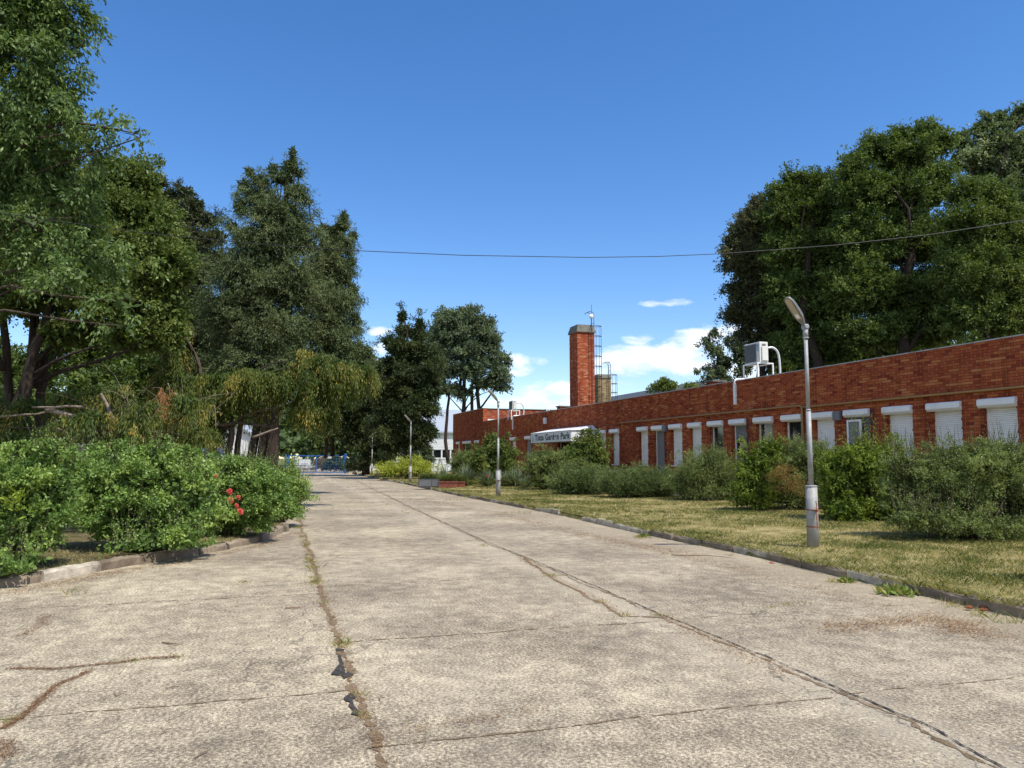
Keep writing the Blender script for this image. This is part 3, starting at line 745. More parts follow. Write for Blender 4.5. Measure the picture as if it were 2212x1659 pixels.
for (x0, y0, x1, y1) in [(1450, 1200, 1590, 1208), (615, 1316, 660, 1313), (350, 1390, 390, 1396)]:
    a, b = G(x0, y0), G(x1, y1); a[2] = b[2] = .012; mb.tube(bent(a, b, .03, 6), [.006, .008, .007, .006, .004, .002], 5)
tag(mb.build('twigs', M['twig']), 'dry twigs scattered on the concrete', 'twigs', kind='stuff')
def stone(x, y, r, label, z=0.0, mat='stone'):
    c = G(x, y, z); mb = MB(); pebble(mb, (0, 0, 0), r, int(x)); o = mb.build('stone', M[mat]); o.location = tuple(c); tag(o, label, 'stone')
stone(1975, 1281, .055, 'grey stone lying against the large kerb weed')
stone(1668, 1217, .04, 'broken brick chip lying at the kerb foot', mat='terracotta')
# chunk of bark at kerb
mb = MB(); c = G(2118, 1318)
for i in range(9): pebble(mb, (random.gauss(0, .09), random.gauss(0, .04), random.uniform(0, .02)), random.uniform(.03, .055), 300 + i)
o = mb.build('bark_chunk', M['rust']); o.location = tuple(c); tag(o, 'crumbling reddish brown bark chunk beside the right kerb', 'bark piece')

# ================================================================== BRICK BUILDING
RZ = 4.48; HD = 3.06; BXH = .225; SILL = 1.30
bld = thing('brick_building', 'long single storey red brick building with white roller shutters', 'building', (A_F, 0, 0), FANG)
S0 = FX(2212) - 8.0; S1 = FX(979); SST = FX(1044)
# openings: (x measured left, x measured right, type)
WIN = [(2118.5, 2202, 'shut'), (2007, 2081, 'shut'), (1911, 1974, 'shut'), (1827, 1881, 'door_open'), (1755, 1804, 'shut'), (1691, 1734.5, 'glass'), (1630.6, 1671, 'glass'), (1578, 1612.5, 'door_half'), (1531, 1563, 'glass'), (1488, 1516, 'shut'), (1447, 1474, 'shut'), (1409.6, 1435, 'door'), (1378, 1400, 'shut'), (1318.7, 1337.8, 'shut'), (1291, 1309, 'shut'),
       (1205, 1255, 'entrance'), (1135, 1148, 'door'), (1103, 1114.7, 'shut_long'), (1026.4, 1035, 'glass'), (1001, 1018, 'glass'), (987, 993.6, 'shut')]
ops = []
for xl, xr, ty in WIN:
    b_, a_ = FX(xl), FX(xr)     # a_ nearer
    zb = {'door_open': .2, 'door_half': .2, 'door': .2, 'entrance': .2, 'shut_long': .7}.get(ty, SILL)
    ops.append((a_, b_, zb, ty))
p1 = ops[0][1] - ops[1][1]
for kx in (1, 2): ops.append((ops[0][0] + kx * p1, ops[0][1] + kx * p1, SILL, 'shut'))
ops.sort()
REC = .14
w = MB(); x = S0
gap = .03
for (a_, b_, zb, ty) in ops:
    a2, b2 = a_ + gap, b_ - gap * 2.2       # masonry opening is narrower than the shutter box
    w.box((x, -.30, 0), (a2, 0, HD)); w.box((a2, -.30, 0), (b2, -.004, zb)); x = b2
w.box((x, -.30, 0), (S1, 0, HD))
w.box((S0, -.30, HD), (S1, .0, 3.22)); w.box((S0, -.30, 3.22), (S1, .018, RZ))
w.box((SST, -.30, RZ), (S1, .018, 5.55))
w.box((S1 - .3, -11, 0), (S1, -.30, 5.55)); w.box((S0, -11, 0), (S0 + .3, -.30, RZ)); w.box((S0 + .3, -11, 0), (S1 - .3, -10.7, RZ))
# irregular protruding bricks on the piers
pb_ = w; rs = random.Random(4)
ox = sorted(ops)
for i in range(len(ox) - 1):
    a_, b_ = ox[i][1] - gap * 2.2, ox[i + 1][0] + gap
    if b_ - a_ > 2.5: continue
    z = .2
    while z < HD - .1:
        if rs.random() < .55:
            l = rs.choice([.13, .25]); x_ = b_ if rs.random() < .5 else a_
            if x_ == a_: pb_.box((a_ - .012, -.2, z + .012), (a_ + l, .012, z + .0735))
            else: pb_.box((b_ - l, -.2, z + .012), (b_ + .012, .014, z + .0735))
        z += .0735
wo = w.build('wall', M['brick'], bld)
rf = MB(); rf.box((S0 + .3, -10.7, RZ - .35), (S1 - .3, -.3, RZ - .2)); roof = rf.build('roof', M['felt'], bld)
cp = MB(); cp.box((S0 - .02, -.33, RZ + .001), (SST - .001, .035, RZ + .03)); cp.box((SST, -.33, 5.551), (S1 + .02, .035, 5.58)); cp.box((S1 - .33, -11, 5.551), (S1 + .02, -.331, 5.58))
cp.build('coping', M['flash'], bld)
# cross parapet facing the camera at the step
cr = MB(); cr.box((SST - .001, -11, RZ - .3), (SST + .3, -.302, 5.5)); cr.build('cross_parapet', M['brick_far'], bld)
cr = MB(); cr.box((SST - .05, -11, 5.501), (SST + .33, -.34, 5.55)); cr.build('coping', M['felt'], bld)
cr = MB(); cr.box((SST - .22, -4.2, RZ - .3), (SST - .003, -.302, RZ + .20)); cr.build('white_upstand', M['whitepaint'], bld)
# windows
def rbox(a, b, z0, z1, y0, y1, part='shutter_box'):
    """roller shutter box with chamfered front"""
    c = .06; mb = MB()
    prof = [(y0, z0), (y1 - c, z0), (y1, z0 + c), (y1, z1 - c * .6), (y1 - c * .6, z1), (y0, z1)]
    vs = [(a, y, z) for y, z in prof] + [(b, y, z) for y, z in prof]; n = len(prof)
    mb.add(vs, [tuple(range(n - 1, -1, -1)), tuple(range(n, 2 * n))] + [(i, (i + 1) % n, n + (i + 1) % n, n + i) for i in range(n)])
    return mb
def slats(a, b, z0, z1, y, pitch=.048):
    mb = MB(); z = z1
    while z > z0 + .002:
        zz = max(z0, z - pitch)
        pr = [(y, z), (y + .009, z - (z - zz) * .22), (y + .010, z - (z - zz) * .72), (y + .001, zz + (z - zz) * .10), (y - .007, zz)]
        vs = [(a, p, q) for p, q in pr] + [(b, p, q) for p, q in pr]; n = len(pr)
        mb.add(vs, [(i, i + 1, n + i + 1, n + i) for i in range(n - 1)])
        z = zz
    return mb
for i, (a_, b_, zb, ty) in enumerate(ops):
    a2, b2 = a_ + gap, b_ - gap * 2.2; zt = HD - BXH + .02; fr = .06; yf = -REC
    f = MB()
    if ty == 'entrance':
        f.box((a2, yf - .05, zb), (a2 + .08, yf, HD)); f.box((b2 - .08, yf - .05, zb), (b2, yf, HD)); mid = (a2 + b2) / 2; f.box((mid - .05, yf - .05, zb), (mid + .05, yf, HD)); f.box((a2, yf - .05, HD - .08), (b2, yf + .001, HD + .001))
        d = f.build('door', M['white'], bld); g_ = MB(); g_.box((a2, yf - .045, zb), (b2, yf - .03, HD)); g_.build('pane', M['glass'], d); continue
    f.box((a2 - .002, yf - .05, zb), (a2 + fr, yf, zt)); f.box((b2 - fr, yf - .05, zb), (b2 + .002, yf, zt)); f.box((a2 + fr, yf - .05, zb), (b2 - fr, yf - .002, zb + fr)); f.box((a2 + fr, yf - .05, zt - fr * .6), (b2 - fr, yf - .002, zt))
    isdoor = ty.startswith('door')
    win = f.build('door' if isdoor else 'window', M['white'], bld)
    rbox(a_ + .01, b_, HD - BXH, HD - .004, -.30, .10).build('shutter_box', M['white'], win)
    g_ = MB(); g_.box((a2 + fr - .002, yf - .045, zb + fr - .002), (b2 - fr + .002, yf - .034, zt - .02)); g_.build('pane', M['glass'], win)
    if ty in ('shut', 'shut_long'):
        slats(a2 + fr, b2 - fr, zb + fr * .5, zt, yf - .018).build('shutter', M['white'], win)
        s_ = MB(); s_.box((a2 - .0, -.10, zb - .045), (b2 + .0, .03, zb - .002)); s_.build('sill', M['white'], win)
    elif ty == 'door':
        slats(a2 + fr, b2 - fr, .75, zt, yf - .018).build('shutter', M['curtain'], win)
        s_ = MB(); s_.box((a2 + fr, yf - .03, .66), (b2 - fr, yf + .006, .75)); s_.build('rail', M['white'], win)
    elif ty == 'door_half':
        slats(a2 + fr, b2 - fr, 2.25, zt, yf - .018).build('shutter', M['curtain'], win)
    elif ty == 'door_open':
        slats(a2 + fr, b2 - fr, zb, zt, yf - .03).build('shutter', M['curtain'], win)
        s_ = MB(); xx0, xx1 = b2 - .60, b2 - .02
        for bx in [((xx0, .005, .3), (xx0 + .06, .045, zt - .1)), ((xx1 - .06, .005, .3), (xx1, .045, zt - .1)), ((xx0 + .06, .005, zt - .16), (xx1 - .06, .045, zt - .1)), ((xx0 + .06, .005, .3), (xx1 - .06, .045, .37))]: s_.box(*bx)
        cas = s_.build('casement', M['white'], win)
        g_ = MB(); g_.box((xx0 + .055, .02, .36), (xx1 - .055, .03, zt - .15)); g_.build('pane', M['curtain'], cas)
    else:
        s_ = MB(); s_.box((a2 + fr, yf - .034, zb + .04), (a2 + fr + .22, yf - .030, zt - .05)); s_.build('curtain', M['curtain'], win)
        s_ = MB(); s_.box((a2, -.10, zb - .045), (b2, .03, zb - .002)); s_.build('sill', M['white'], win)
    if isdoor:
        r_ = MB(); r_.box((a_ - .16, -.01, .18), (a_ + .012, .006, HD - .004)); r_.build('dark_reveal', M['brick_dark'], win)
# grey junction boxes beside two shutters
for xm in (1814, 1438.5):
    s_ = FX(xm); q = MB(); q.box((s_ - .13, .018, HD - .30), (s_ + .13, .15, HD - .02)); q.build('junction_box', M['grey'], bld, .015)
# gas pipe
sb = FX(1737); zp = 3.30
gp = MB(); r_ = .035
gp.tube([(S0, .06, zp - .03), (sb - .4, .06, zp - .03), (sb - .02, .06, zp - .03)], r_, 8)
gp.tube([(sb, .06, .3), (sb, .06, zp - .12), (sb + .02, .06, zp - .03), (sb + .10, .06, zp + .02), (sb + .2, .06, zp + .03), (FX(1345), .06, zp + .03), (FX(1345) + .1, .03, zp + .03)], r_, 8)
gp.build('gas_pipe', M['pipe'], bld)
# dark strip along the groove line, continuing to the far end
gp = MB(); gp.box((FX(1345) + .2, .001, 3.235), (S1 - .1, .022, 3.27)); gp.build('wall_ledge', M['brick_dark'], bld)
# white alarm box with cable
s_ = FX(1180); q = MB(); zb_ = 3.72; q.box((s_ - .14, .019, zb_), (s_ + .14, .16, zb_ + .38)); q.build('alarm_box', M['whitepaint'], bld, .02)
q = MB(); q.tube([(s_, .03, zb_ + .38), (s_ + .1, .03, RZ), (s_ + .4, -.15, RZ + .06)], .012, 5); q.build('cable', M['black'], bld)
# small roof vent stacks (parts of the roof)
def stack(x, Y, ztop_y, w_, name='chimney', cap=.08):
    p = P(x, ztop_y, Y); dx, dy = p[0] - A_F, p[1]
    lx = dx * FD[0] + dy * FD[1]; ly = dx * FN[0] + dy * FN[1]
    m_ = MB(); m_.box((lx - w_ / 2, ly - w_ / 2, RZ - .21), (lx + w_ / 2, ly + w_ / 2, p[2] - cap)); c_ = m_.build(name, M['brick_yellow'] if w_ < .5 else M['brick'], roof)
    m_ = MB(); m_.box((lx - w_ / 2 - .07, ly - w_ / 2 - .07, p[2] - cap), (lx + w_ / 2 + .07, ly + w_ / 2 + .07, p[2])); m_.build('cap', M['concrete_cap'], c_)
stack(1545, 33, 822, .55); stack(1216, 50, 877, .6)
def roofslab(x0, x1, y0, y1, Y, name, mat, dep=.6):
    p, q = P(x0, y0, Y), P(x1, y1, Y); m_ = MB(); 
    def loc(p): dx, dy = p[0] - A_F, p[1]; return dx * FD[0] + dy * FD[1], dx * FN[0] + dy * FN[1]
    a_, b_ = loc(p), loc(q)
    m_.box((min(a_[0], b_[0]) - dep / 2, min(a_[1], b_[1]), RZ - .19), (max(a_[0], b_[0]) + dep / 2, max(a_[1], b_[1]), p[2])); m_.build(name, mat, roof)
roofslab(1226, 1246, 879, 885, 52, 'vent_hood', M['whitepaint'])
roofslab(1660, 1700, 818, 825, 30.5, 'roof_hatch', M['grey'])

# ---- awning over the entrance
AW0, AW1 = FX(1233, 1.5), FX(1147, 1.5)
aw = thing('awning', 'white lean-to awning with name board over the entrance', 'awning', tuple(Fp(0, 0)), FANG)
zb0, zb1, zt1 = 2.50, 3.05, 3.34
m_ = MB(); m_.add([(AW0 - .05, 1.52, zb1), (AW1 + .05, 1.52, zb1), (AW1 + .05, .02, zt1), (AW0 + .5, .02, zt1), (AW0 - .05, .02, zb1 + .04), (AW0 + .5, .12, zt1 - .004)], [(0, 1, 2, 3), (0, 3, 4)])
o = m_.build('awning_top', M['whitepaint'], aw); sd = o.modifiers.new('thick', 'SOLIDIFY'); sd.thickness = .02
m_ = MB(); m_.box((AW0, 1.46, zb0), (AW1, 1.50, zb1 - .01)); board = m_.build('sign_board', M['signwhite'], aw)
m_ = MB(); m_.box((AW0, .03, zb0), (AW0 + .03, 1.455, zb1 - .012)); m_.build('end_panel', M['whitepaint'], aw)
m_ = MB(); m_.box((AW1 - .03, .03, zb0), (AW1, 1.455, zb1 - .012)); m_.build('end_panel', M['whitepaint'], aw)
m_ = MB(); m_.box((AW0 + .03, .03, zb0 + .02), (AW1 - .03, 1.455, zb0 + .05)); m_.build('soffit', M['whitepaint'], aw)
# lettering: Blender's built-in font turned into a mesh, condensed and bold
def lettering(txt, parent, x_right_end, width, zbase, y, height, mat, name='lettering', bold=.02, serif=True, nearer_low=True):
    cu = bpy.data.curves.new(name, 'FONT'); cu.body = txt; cu.size = 1.0; cu.offset = bold; cu.extrude = .0
    cu.space_character = 1.14
    tmp = bpy.data.objects.new('tmp_text', cu); col.objects.link(tmp)
    dg = bpy.context.evaluated_depsgraph_get(); me = bpy.data.meshes.new_from_object(tmp.evaluated_get(dg)); bpy.data.objects.remove(tmp)
    co_ = np.array([v.co[:] for v in me.vertices]); x0, x1 = co_[:, 0].min(), co_[:, 0].max(); h1 = co_[:, 1].max()
    new = co_.copy(); new[:, 0] = x_right_end - (co_[:, 0] - x0) / (x1 - x0) * width   # reads left to right for someone facing the wall
    new[:, 2] = zbase + co_[:, 1] / .73 * height; new[:, 1] = y
    for v, q in zip(me.vertices, new): v.co = q
    me.materials.clear(); me.materials.append(mat)
    o = bpy.data.objects.new(name, me); col.objects.link(o); o.parent = parent
    return o
SW = AW1 - AW0
lettering('Tisza Garden Park', board, AW1 - .115 * SW, SW * .865, zb0 + .13, 1.506, .34, M['black'], bold=.034)
# emblem: small tower over waves
m_ = MB(); ex = AW1 - .055 * SW
def fl(pts): m_.add([(ex - a, 1.504, zb0 + b) for a, b in pts], [tuple(range(len(pts)))])
fl([(-.10, .18), (-.07, .18), (-.035, .40), (-.055, .40)]); fl([(.10, .18), (.07, .18), (.035, .40), (.055, .40)]); fl([(-.075, .26), (.075, .26), (.07, .29), (-.07, .29)]); fl([(-.06, .41), (.06, .41), (.05, .45), (-.05, .45)])
for z_ in (.08, .12):
    fl([(-.14, z_ + .02), (-.05, z_ - .01), (.05, z_ + .01), (.14, z_ - .02), (.14, z_), (.05, z_ + .03), (-.05, z_ + .012), (-.14, z_ + .04)])
m_.build('emblem', M['grey'], board)

# ---- air conditioners
def ac_unit(name_label, x, y0, y1, Y, group=None, pipe=True, stand=.55, rz=None):
    """x,y0(top),y1(bottom of casing) measured; built at distance Y"""
    top, bot = P(x, y0, Y), P(x, y1, Y); h = top[2] - bot[2]; wd = h * 1.22; dp = h * .48
    t = thing('air_conditioner', name_label, 'air conditioner', (bot[0], bot[1], RZ - .2), (FANG if rz is None else rz), group)
    zb = bot[2] - (RZ - .2)
    m_ = MB(); m_.box((-wd / 2, -dp / 2, zb), (wd / 2, dp / 2, zb + h)); cs = m_.build('casing', M['white_ac'], t, .02)
    m_ = MB(); m_.box((-wd / 2 + .22 * wd, dp / 2 + .001, zb + .07 * h), (wd / 2 - .03, dp / 2 + .012, zb + .93 * h)); gr = m_.build('fan_grille', M['grille'], cs)
    m_ = MB()
    for j in range(15):
        z_ = zb + .1 * h + j * .8 * h / 14; m_.box((-wd / 2 + .23 * wd, dp / 2 + .012, z_), (wd / 2 - .04, dp / 2 + .017, z_ + .008))
    for j in range(11):
        x_ = -wd / 2 + .25 * wd + j * .70 * wd / 10; m_.box((x_, dp / 2 + .017, zb + .08 * h), (x_ + .007, dp / 2 + .020, zb + .92 * h))
    m_.build('grille_wires', M['grey'], gr)
    m_ = MB(); m_.box((-wd / 2 + .04, dp / 2 + .001, zb + .55 * h), (-wd / 2 + .19 * wd, dp / 2 + .006, zb + .90 * h)); lb = m_.build('badge', M['badge'], cs)
    m_ = MB(); xb = -wd / 2 + .19 * wd - .02; m_.add([(xb, dp / 2 + .009, zb + .86 * h), (xb - .08 * wd, dp / 2 + .009, zb + .86 * h), (xb, dp / 2 + .009, zb + .74 * h)], [(0, 1, 2)]); m_.build('badge_triangle', M['badgedark'], lb)
    # service cover on the end that faces the camera
    m_ = MB(); m_.box((-wd / 2 - .05, -dp * .42, zb + .08 * h), (-wd / 2 - .001, dp * .30, zb + .78 * h)); sv = m_.build('service_cover', M['white_ac'], cs, .015)
    m_ = MB(); m_.box((-wd / 2 - .03, -dp * .2, zb + .80 * h), (-wd / 2 - .001, dp * .2, zb + .9 * h)); m_.box((-wd / 2 - .034, -dp * .10, zb + .84 * h), (-wd / 2 - .031, dp * .10, zb + .87 * h)); m_.build('handle', M['grey'], cs)
    # stand
    st = MB(); q = .022; ex_ = wd / 2 - .04
    y0_, y1_ = -dp / 2 - .22, dp / 2 + .08
    for sx in (-ex_, ex_):
        for yy in (y0_, y1_): st.box((sx - q, yy - q, .0), (sx + q, yy + q, zb - 2 * q))
        st.box((sx - q, y0_ - q, zb - 2 * q + .001), (sx + q, y1_ + q, zb - .001))
    for yy in (y0_, y1_): st.box((-ex_ + q, yy - q * .9, zb - 2 * q + .002), (ex_ - q, yy + q * .9, zb - .004))
    st.build('stand', M['white'], t)
    if pipe:
        p_ = MB(); zr = .27
        pts = [(-wd / 2 + .05, -dp / 2 - .01, zb + .72 * h), (-wd / 2 + .02, -dp / 2 - .22, zb + .74 * h), (-wd / 2 - .0, -dp / 2 - .42, zb + .55 * h), (-wd / 2, -dp / 2 - .50, zb + .1 * h), (-wd / 2, -dp / 2 - .50, zr + .12), (-wd / 2, -dp / 2 - .36, zr + .02)]
        offy = (bot[0] - A_F) * FN[0] + bot[1] * FN[1]          # local y of the unit in the facade frame (negative)
        ye = -offy + .05
        pts += [(-wd / 2 + .02, 0, zr), (-wd / 2 + .05, ye * .55, zr), (-wd / 2 + .12, ye - .12, zr + .01), (-wd / 2 + .12, ye - .01, zr - .06), (-wd / 2 + .12, ye, zr - .18)]
        # smooth
        pp = np.array(pts); tt = np.linspace(0, len(pp) - 1, 40); sp_ = []
        for a in tt:
            i = int(min(len(pp) - 2, math.floor(a))); f = a - i
            p0, p1, p2, p3 = pp[max(i - 1, 0)], pp[i], pp[i + 1], pp[min(i + 2, len(pp) - 1)]
            sp_.append(.5 * ((2 * p1) + (-p0 + p2) * f + (2 * p0 - 5 * p1 + 4 * p2 - p3) * f * f + (-p0 + 3 * p1 - 3 * p2 + p3) * f ** 3))
        p_.tube(sp_, .043, 10); p_.build('wrapped_pipe', M['foil'], t)
        m_ = MB(); m_.box((-wd / 2 + .06, ye - .035, zr - .95), (-wd / 2 + .18, ye + .035, zr - .14)); m_.build('pipe_duct', M['white'], t)
    return t
M['white_ac'] = simple('ivory enamel', (.66, .65, .59), .4, var=.04)
M['badge'] = simple('pale blue badge', (.32, .46, .50), .5, var=.05); M['badgedark'] = simple('badge triangle', (.01, .06, .16), .5)
M['foil'] = simple('white wrapped foil', (.68, .68, .67), .35, metal=.2, var=.12, scale=22, bump=.7)
ac_unit('white air conditioner on a white stand, beside the nearest lamp head', 1634, 742, 786, 29.5)
ac_unit('small far air conditioner on a stand above the stepped brick parapet', 1108, 866, 886, 54.0)
t = ac_unit('low air conditioner just showing over the roof edge left of the red chimney', 1180, 884, 901, 55.0, pipe=False)

# ================================================================== CHIMNEYS
def chimney(name, label, cat, x, y_top, Y, wn, wd, mat, cap_h, ladder=True, h_cage=True, mast=1.5, radome=False, flare=.08, group=None):
    p = P(x, y_top, Y); H = p[2]
    t = thing(name, label, cat, (p[0], p[1], 0), FANG, group)
    # local x along facade (away), local y towards road; near corner edge at x=0,y=0 ... body spans x 0..wd, y -wn..0
    m_ = MB(); m_.box((0, -wn, 0), (wd, 0, H - cap_h)); m_.build('shaft', M[mat], t)
    m_ = MB(); f = flare; ch = cap_h
    b0, b1 = (-f, -wn - f), (wd + f, f); i0, i1 = (f * .6, -wn + f * .6), (wd - f * .6, -f * .6)
    vs = []
    for (q0, q1, z) in ((b0, b1, H - ch + .002), (b0, b1, H - ch + .06), (i0, i1, H)):
        vs += [(q0[0], q0[1], z), (q1[0], q0[1], z), (q1[0], q1[1], z), (q0[0], q1[1], z)]
    m_.add(vs, [(3, 2, 1, 0), (8, 9, 10, 11)] + [(i, (i + 1) % 4, 4 + (i + 1) % 4, 4 + i) for i in range(4)] + [(4 + i, 4 + (i + 1) % 4, 8 + (i + 1) % 4, 8 + i) for i in range(4)])
    m_.build('cap', M['concrete_cap'], t)
    if ladder:
        # ladder on the side away from the road (local -y)
        l_ = MB(); yl = -wn - .16; xa, xb = wd * .30, wd * .30 + .42; zt = H + 1.0
        for xx in (xa, xb):
            l_.tube([(xx, yl, 3.5), (xx, yl, H + .75), (xx, yl + .08, H + .95), (xx, yl + .35, H + .98), (xx, yl + .48, H + .86)], .022, 6)
        z = 4.0
        while z < H + .4: l_.tube([(xa, yl, z), (xb, yl, z)], .014, 5); z += .3
        l_.build('ladder', M['dark_steel'], t)
        c_ = MB(); z = H + .05; xm = (xa + xb) / 2; rr = .38
        hoops = []
        while z > 5.0: hoops.append(z); z -= .68
        for z in hoops:
            c_.tube([(xm + math.cos(a) * .30, yl + .0 - math.sin(a) * .62, z) for a in np.linspace(0, math.pi, 12)], .02, 5)
        for a in (math.pi * .5, math.pi * .2, math.pi * .8):
            c_.tube([(xm + math.cos(a) * .30, yl - math.sin(a) * .62, hoops[0]), (xm + math.cos(a) * .30, yl - math.sin(a) * .62, 4.4)], .014 if a != math.pi / 2 else .02, 5)
        c_.build('safety_cage', M['dark_steel'], t)
    l_ = MB(); xx, yy = -.03, -wn * .82
    l_.tube([(xx - .04, yy, H - 5.5), (xx - .05, yy, H), (xx - .03, yy, H + mast)], .018, 5)
    l_.tube([(xx - .02, -wn * .66, H - 5.5), (xx - .02, -wn * .66, H - .6), (xx - .09, -wn * .72, H - .1)], .012, 4)
    l_.build('lightning_rod', M['dark_steel'], t)
    if radome:
        m_ = MB(); n = 16; cx_, cy_, cz_ = -.1, -wn * .80, H + .55; r = .16; vs = []; fs = []
        for i in range(9):
            ph = math.pi * i / 8
            for j in range(n): vs.append((cx_ + r * math.sin(ph) * math.cos(2 * math.pi * j / n) * .6, cy_ + r * math.sin(ph) * math.sin(2 * math.pi * j / n), cz_ + r * math.cos(ph)))
        for i in range(8):
            for j in range(n): fs.append((i * n + j, i * n + (j + 1) % n, (i + 1) * n + (j + 1) % n, (i + 1) * n + j))
        m_.add(vs, fs, True); m_.build('antenna_dish', M['whitepaint'], t)
        m_ = MB(); m_.tube([(cx_ + .1, cy_ - .02, H - .1), (cx_ + .1, cy_ - .02, H + .6)], .02, 6); m_.build('antenna_mount', M['galv'], t)
    return t
M['dark_steel'] = simple('dark steel', (.07, .065, .065), .6, metal=.4, var=.2)
chimney('tall_chimney', 'tall red brick chimney with grey concrete cap, ladder and antenna', 'chimney', 1247, 700, 50, 1.22, 1.35, 'brick_chimney', .52, mast=1.35, radome=True)
chimney('short_chimney', 'shorter yellow brick chimney just right of the tall red one', 'chimney', 1292.5, 808, 57, 1.02, 1.15, 'brick_yellow', .30, mast=.95, flare=.05)

# ---- rear building behind the brick one
rb = thing('rear_building', 'low pale building whose long flat roof edge shows above the brick parapet', 'building', tuple(Fp(0, 0)), FANG)
def loc(p): dx, dy = p[0] - A_F, p[1]; return dx * FD[0] + dy * FD[1], dx * FN[0] + dy * FN[1]
m_ = MB(); m_.box((56, -22, 0), (76, -15, 6.95)); m_.build('wall', M['kerb'], rb)
m_ = MB(); m_.box((55.7, -22.2, 6.951), (76.3, -14.8, 7.42)); m_.build('roof', M['hallroof'], rb)
# two thin ladders on its roof
for xm in (1567, 1584):
    c = P(xm, 840, 47.0)
# ================================================================== STREET LAMPS
def lamp(loc_, label, first=None, rust=True):
    t = thing('street_lamp', label, 'street lamp', tuple(loc_), RANG, 'grey steel lamps along the lawn')
    m_ = MB(); m_.tube([(0, 0, -.1), (0, 0, .5), (0, 0, .985)], .096, 20); m_.tube([(0, 0, .985), (0, 0, 1.0), (0, 0, 1.01)], [.1, .1, .085], 20); bs = m_.build('pole_base', M['polebase'], t)
    m_ = MB(); m_.tube([(0, 0, 1.01), (0, 0, 2.26)], .043, 14); m_.tube([(0, 0, 2.26), (0, 0, 2.29)], [.047, .036], 14); m_.tube([(0, 0, 2.29), (0, 0, 3.55)], .033, 14); m_.build('pole', M['galv'], t)
    m_ = MB(); m_.tube([(0, 0, .60), (0, 0, .615)], .112, 16)
    m_.box((-.20, -.02, .602), (-.09, .045, .61)); m_.build('collar', M['rust'], bs)
    if rust:
        m_ = MB(); rs = random.Random(9)
        for i in range(26):
            z_ = .28 + i * .018; a = R(190) + rs.uniform(-.10, .10) ; ww = rs.uniform(.05, .17)
            r = .0985
            m_.add([(r * math.cos(a - ww), r * math.sin(a - ww), z_), (r * math.cos(a + ww), r * math.sin(a + ww), z_), (r * math.cos(a + ww), r * math.sin(a + ww), z_ + .02), (r * math.cos(a - ww), r * math.sin(a - ww), z_ + .02)], [(0, 1, 2, 3)])
        m_.tube([(0, 0, .315), (0, 0, .335)], .0992, 20, cap=False)
        m_.build('rust_streak', M['rust'], bs)
    m_ = MB(); m_.tube([(0, 0, 3.50), (0, 0, 3.52)], .052, 14); m_.tube([(0, 0, 3.52), (0, 0, 3.66)], .045, 14)
    m_.tube([(0, -.04, 3.70), (0, .04, 3.70)], .055, 16)
    m_.tube([(-.045, 0, 3.70), (-.056, 0, 3.70)], .03, 12); m_.build('joint', M['galv'], t)
    # head : a flat shoe, axis rises toward the road
    el = R(46); ax = np.array([-.25 * math.cos(el), math.cos(el) * .97, math.sin(el)]); ax = ax / np.linalg.norm(ax)
    side = unit(np.cross(ax, [0, 0, 1.0])); nn = np.cross(side, ax)
    o0 = np.array([0, 0, 3.71])
    outl = []; Lh = .60; Wh = .085
    for i in range(28):
        a = 2 * math.pi * i / 28; ca, sa = math.cos(a), math.sin(a)
        u_ = .5 - .5 * math.copysign(abs(ca) ** .55, ca); w_ = math.copysign(abs(sa) ** .6, sa) * (1 if u_ > .3 else .45 + u_ * 1.8)
        outl.append((u_, w_))
    def sh(nz, s): return [tuple(o0 + ax * (.04 + (u_ - .5) * s * Lh + .5 * Lh) + side * w_ * Wh * s + nn * nz) for u_, w_ in outl]
    n = 28; m_ = MB(); vs = sh(-.022, 1) + sh(.012, 1) + sh(.045, .8); m_.add(vs, [tuple(range(n - 1, -1, -1)), tuple(range(2 * n, 3 * n))] + [(k_ * n + i, k_ * n + (i + 1) % n, (k_ + 1) * n + (i + 1) % n, (k_ + 1) * n + i) for k_ in range(2) for i in range(n)])
    hd = m_.build('lamp_head', M['polehead'], t)
    q = [(-.08, -.8), (-.08, .8), (.33, .85), (.33, -.85)]
    m_ = MB(); m_.add([tuple(o0 + ax * (.04 + .53 * Lh + a * Lh * 1.0) + side * b * Wh * .8 + nn * -.026) for a, b in [(-.30, -.75), (-.30, .75), (.38, .85), (.43, .4), (.43, -.4), (.38, -.85)]], [(0, 1, 2, 3, 4, 5)]); m_.build('lens', M['ledglass'], hd)
    m_ = MB(); m_.add([tuple(o0 + ax * (.04 + .53 * Lh + a * Lh) + side * b * Wh * .8 + nn * -.029) for a, b in [(-.26, -.5), (-.26, .5), (-.12, .5), (-.12, -.5)]], [(0, 1, 2, 3)]); m_.build('driver_plate', M['whitepaint'], hd)
    return t
M['polehead'] = simple('grey lamp housing', (.17, .17, .165), .55, metal=.1, var=.1)
LZ = .135
l1 = lamp(G(1757, 1180, .14), 'nearest and tallest looking street lamp with rusty base on the lawn')
def dup_lamp(p, label):
    c = copy_tree(l1); c.location = tuple(p); c['label'] = label
    for ch in c.children_recursive:
        if ch.name.startswith('rust_streak'): bpy.data.objects.remove(ch); break
    return c
dup_lamp(G(1076, 1071, .13), 'street lamp in front of the bushes, second from the camera')
dup_lamp(G(886, 1041.5, .13), 'street lamp left of the grey planters, before the white hall')
dup_lamp(G(803, 1026.5, .12), 'smallest and farthest street lamp, before the dark conifers')

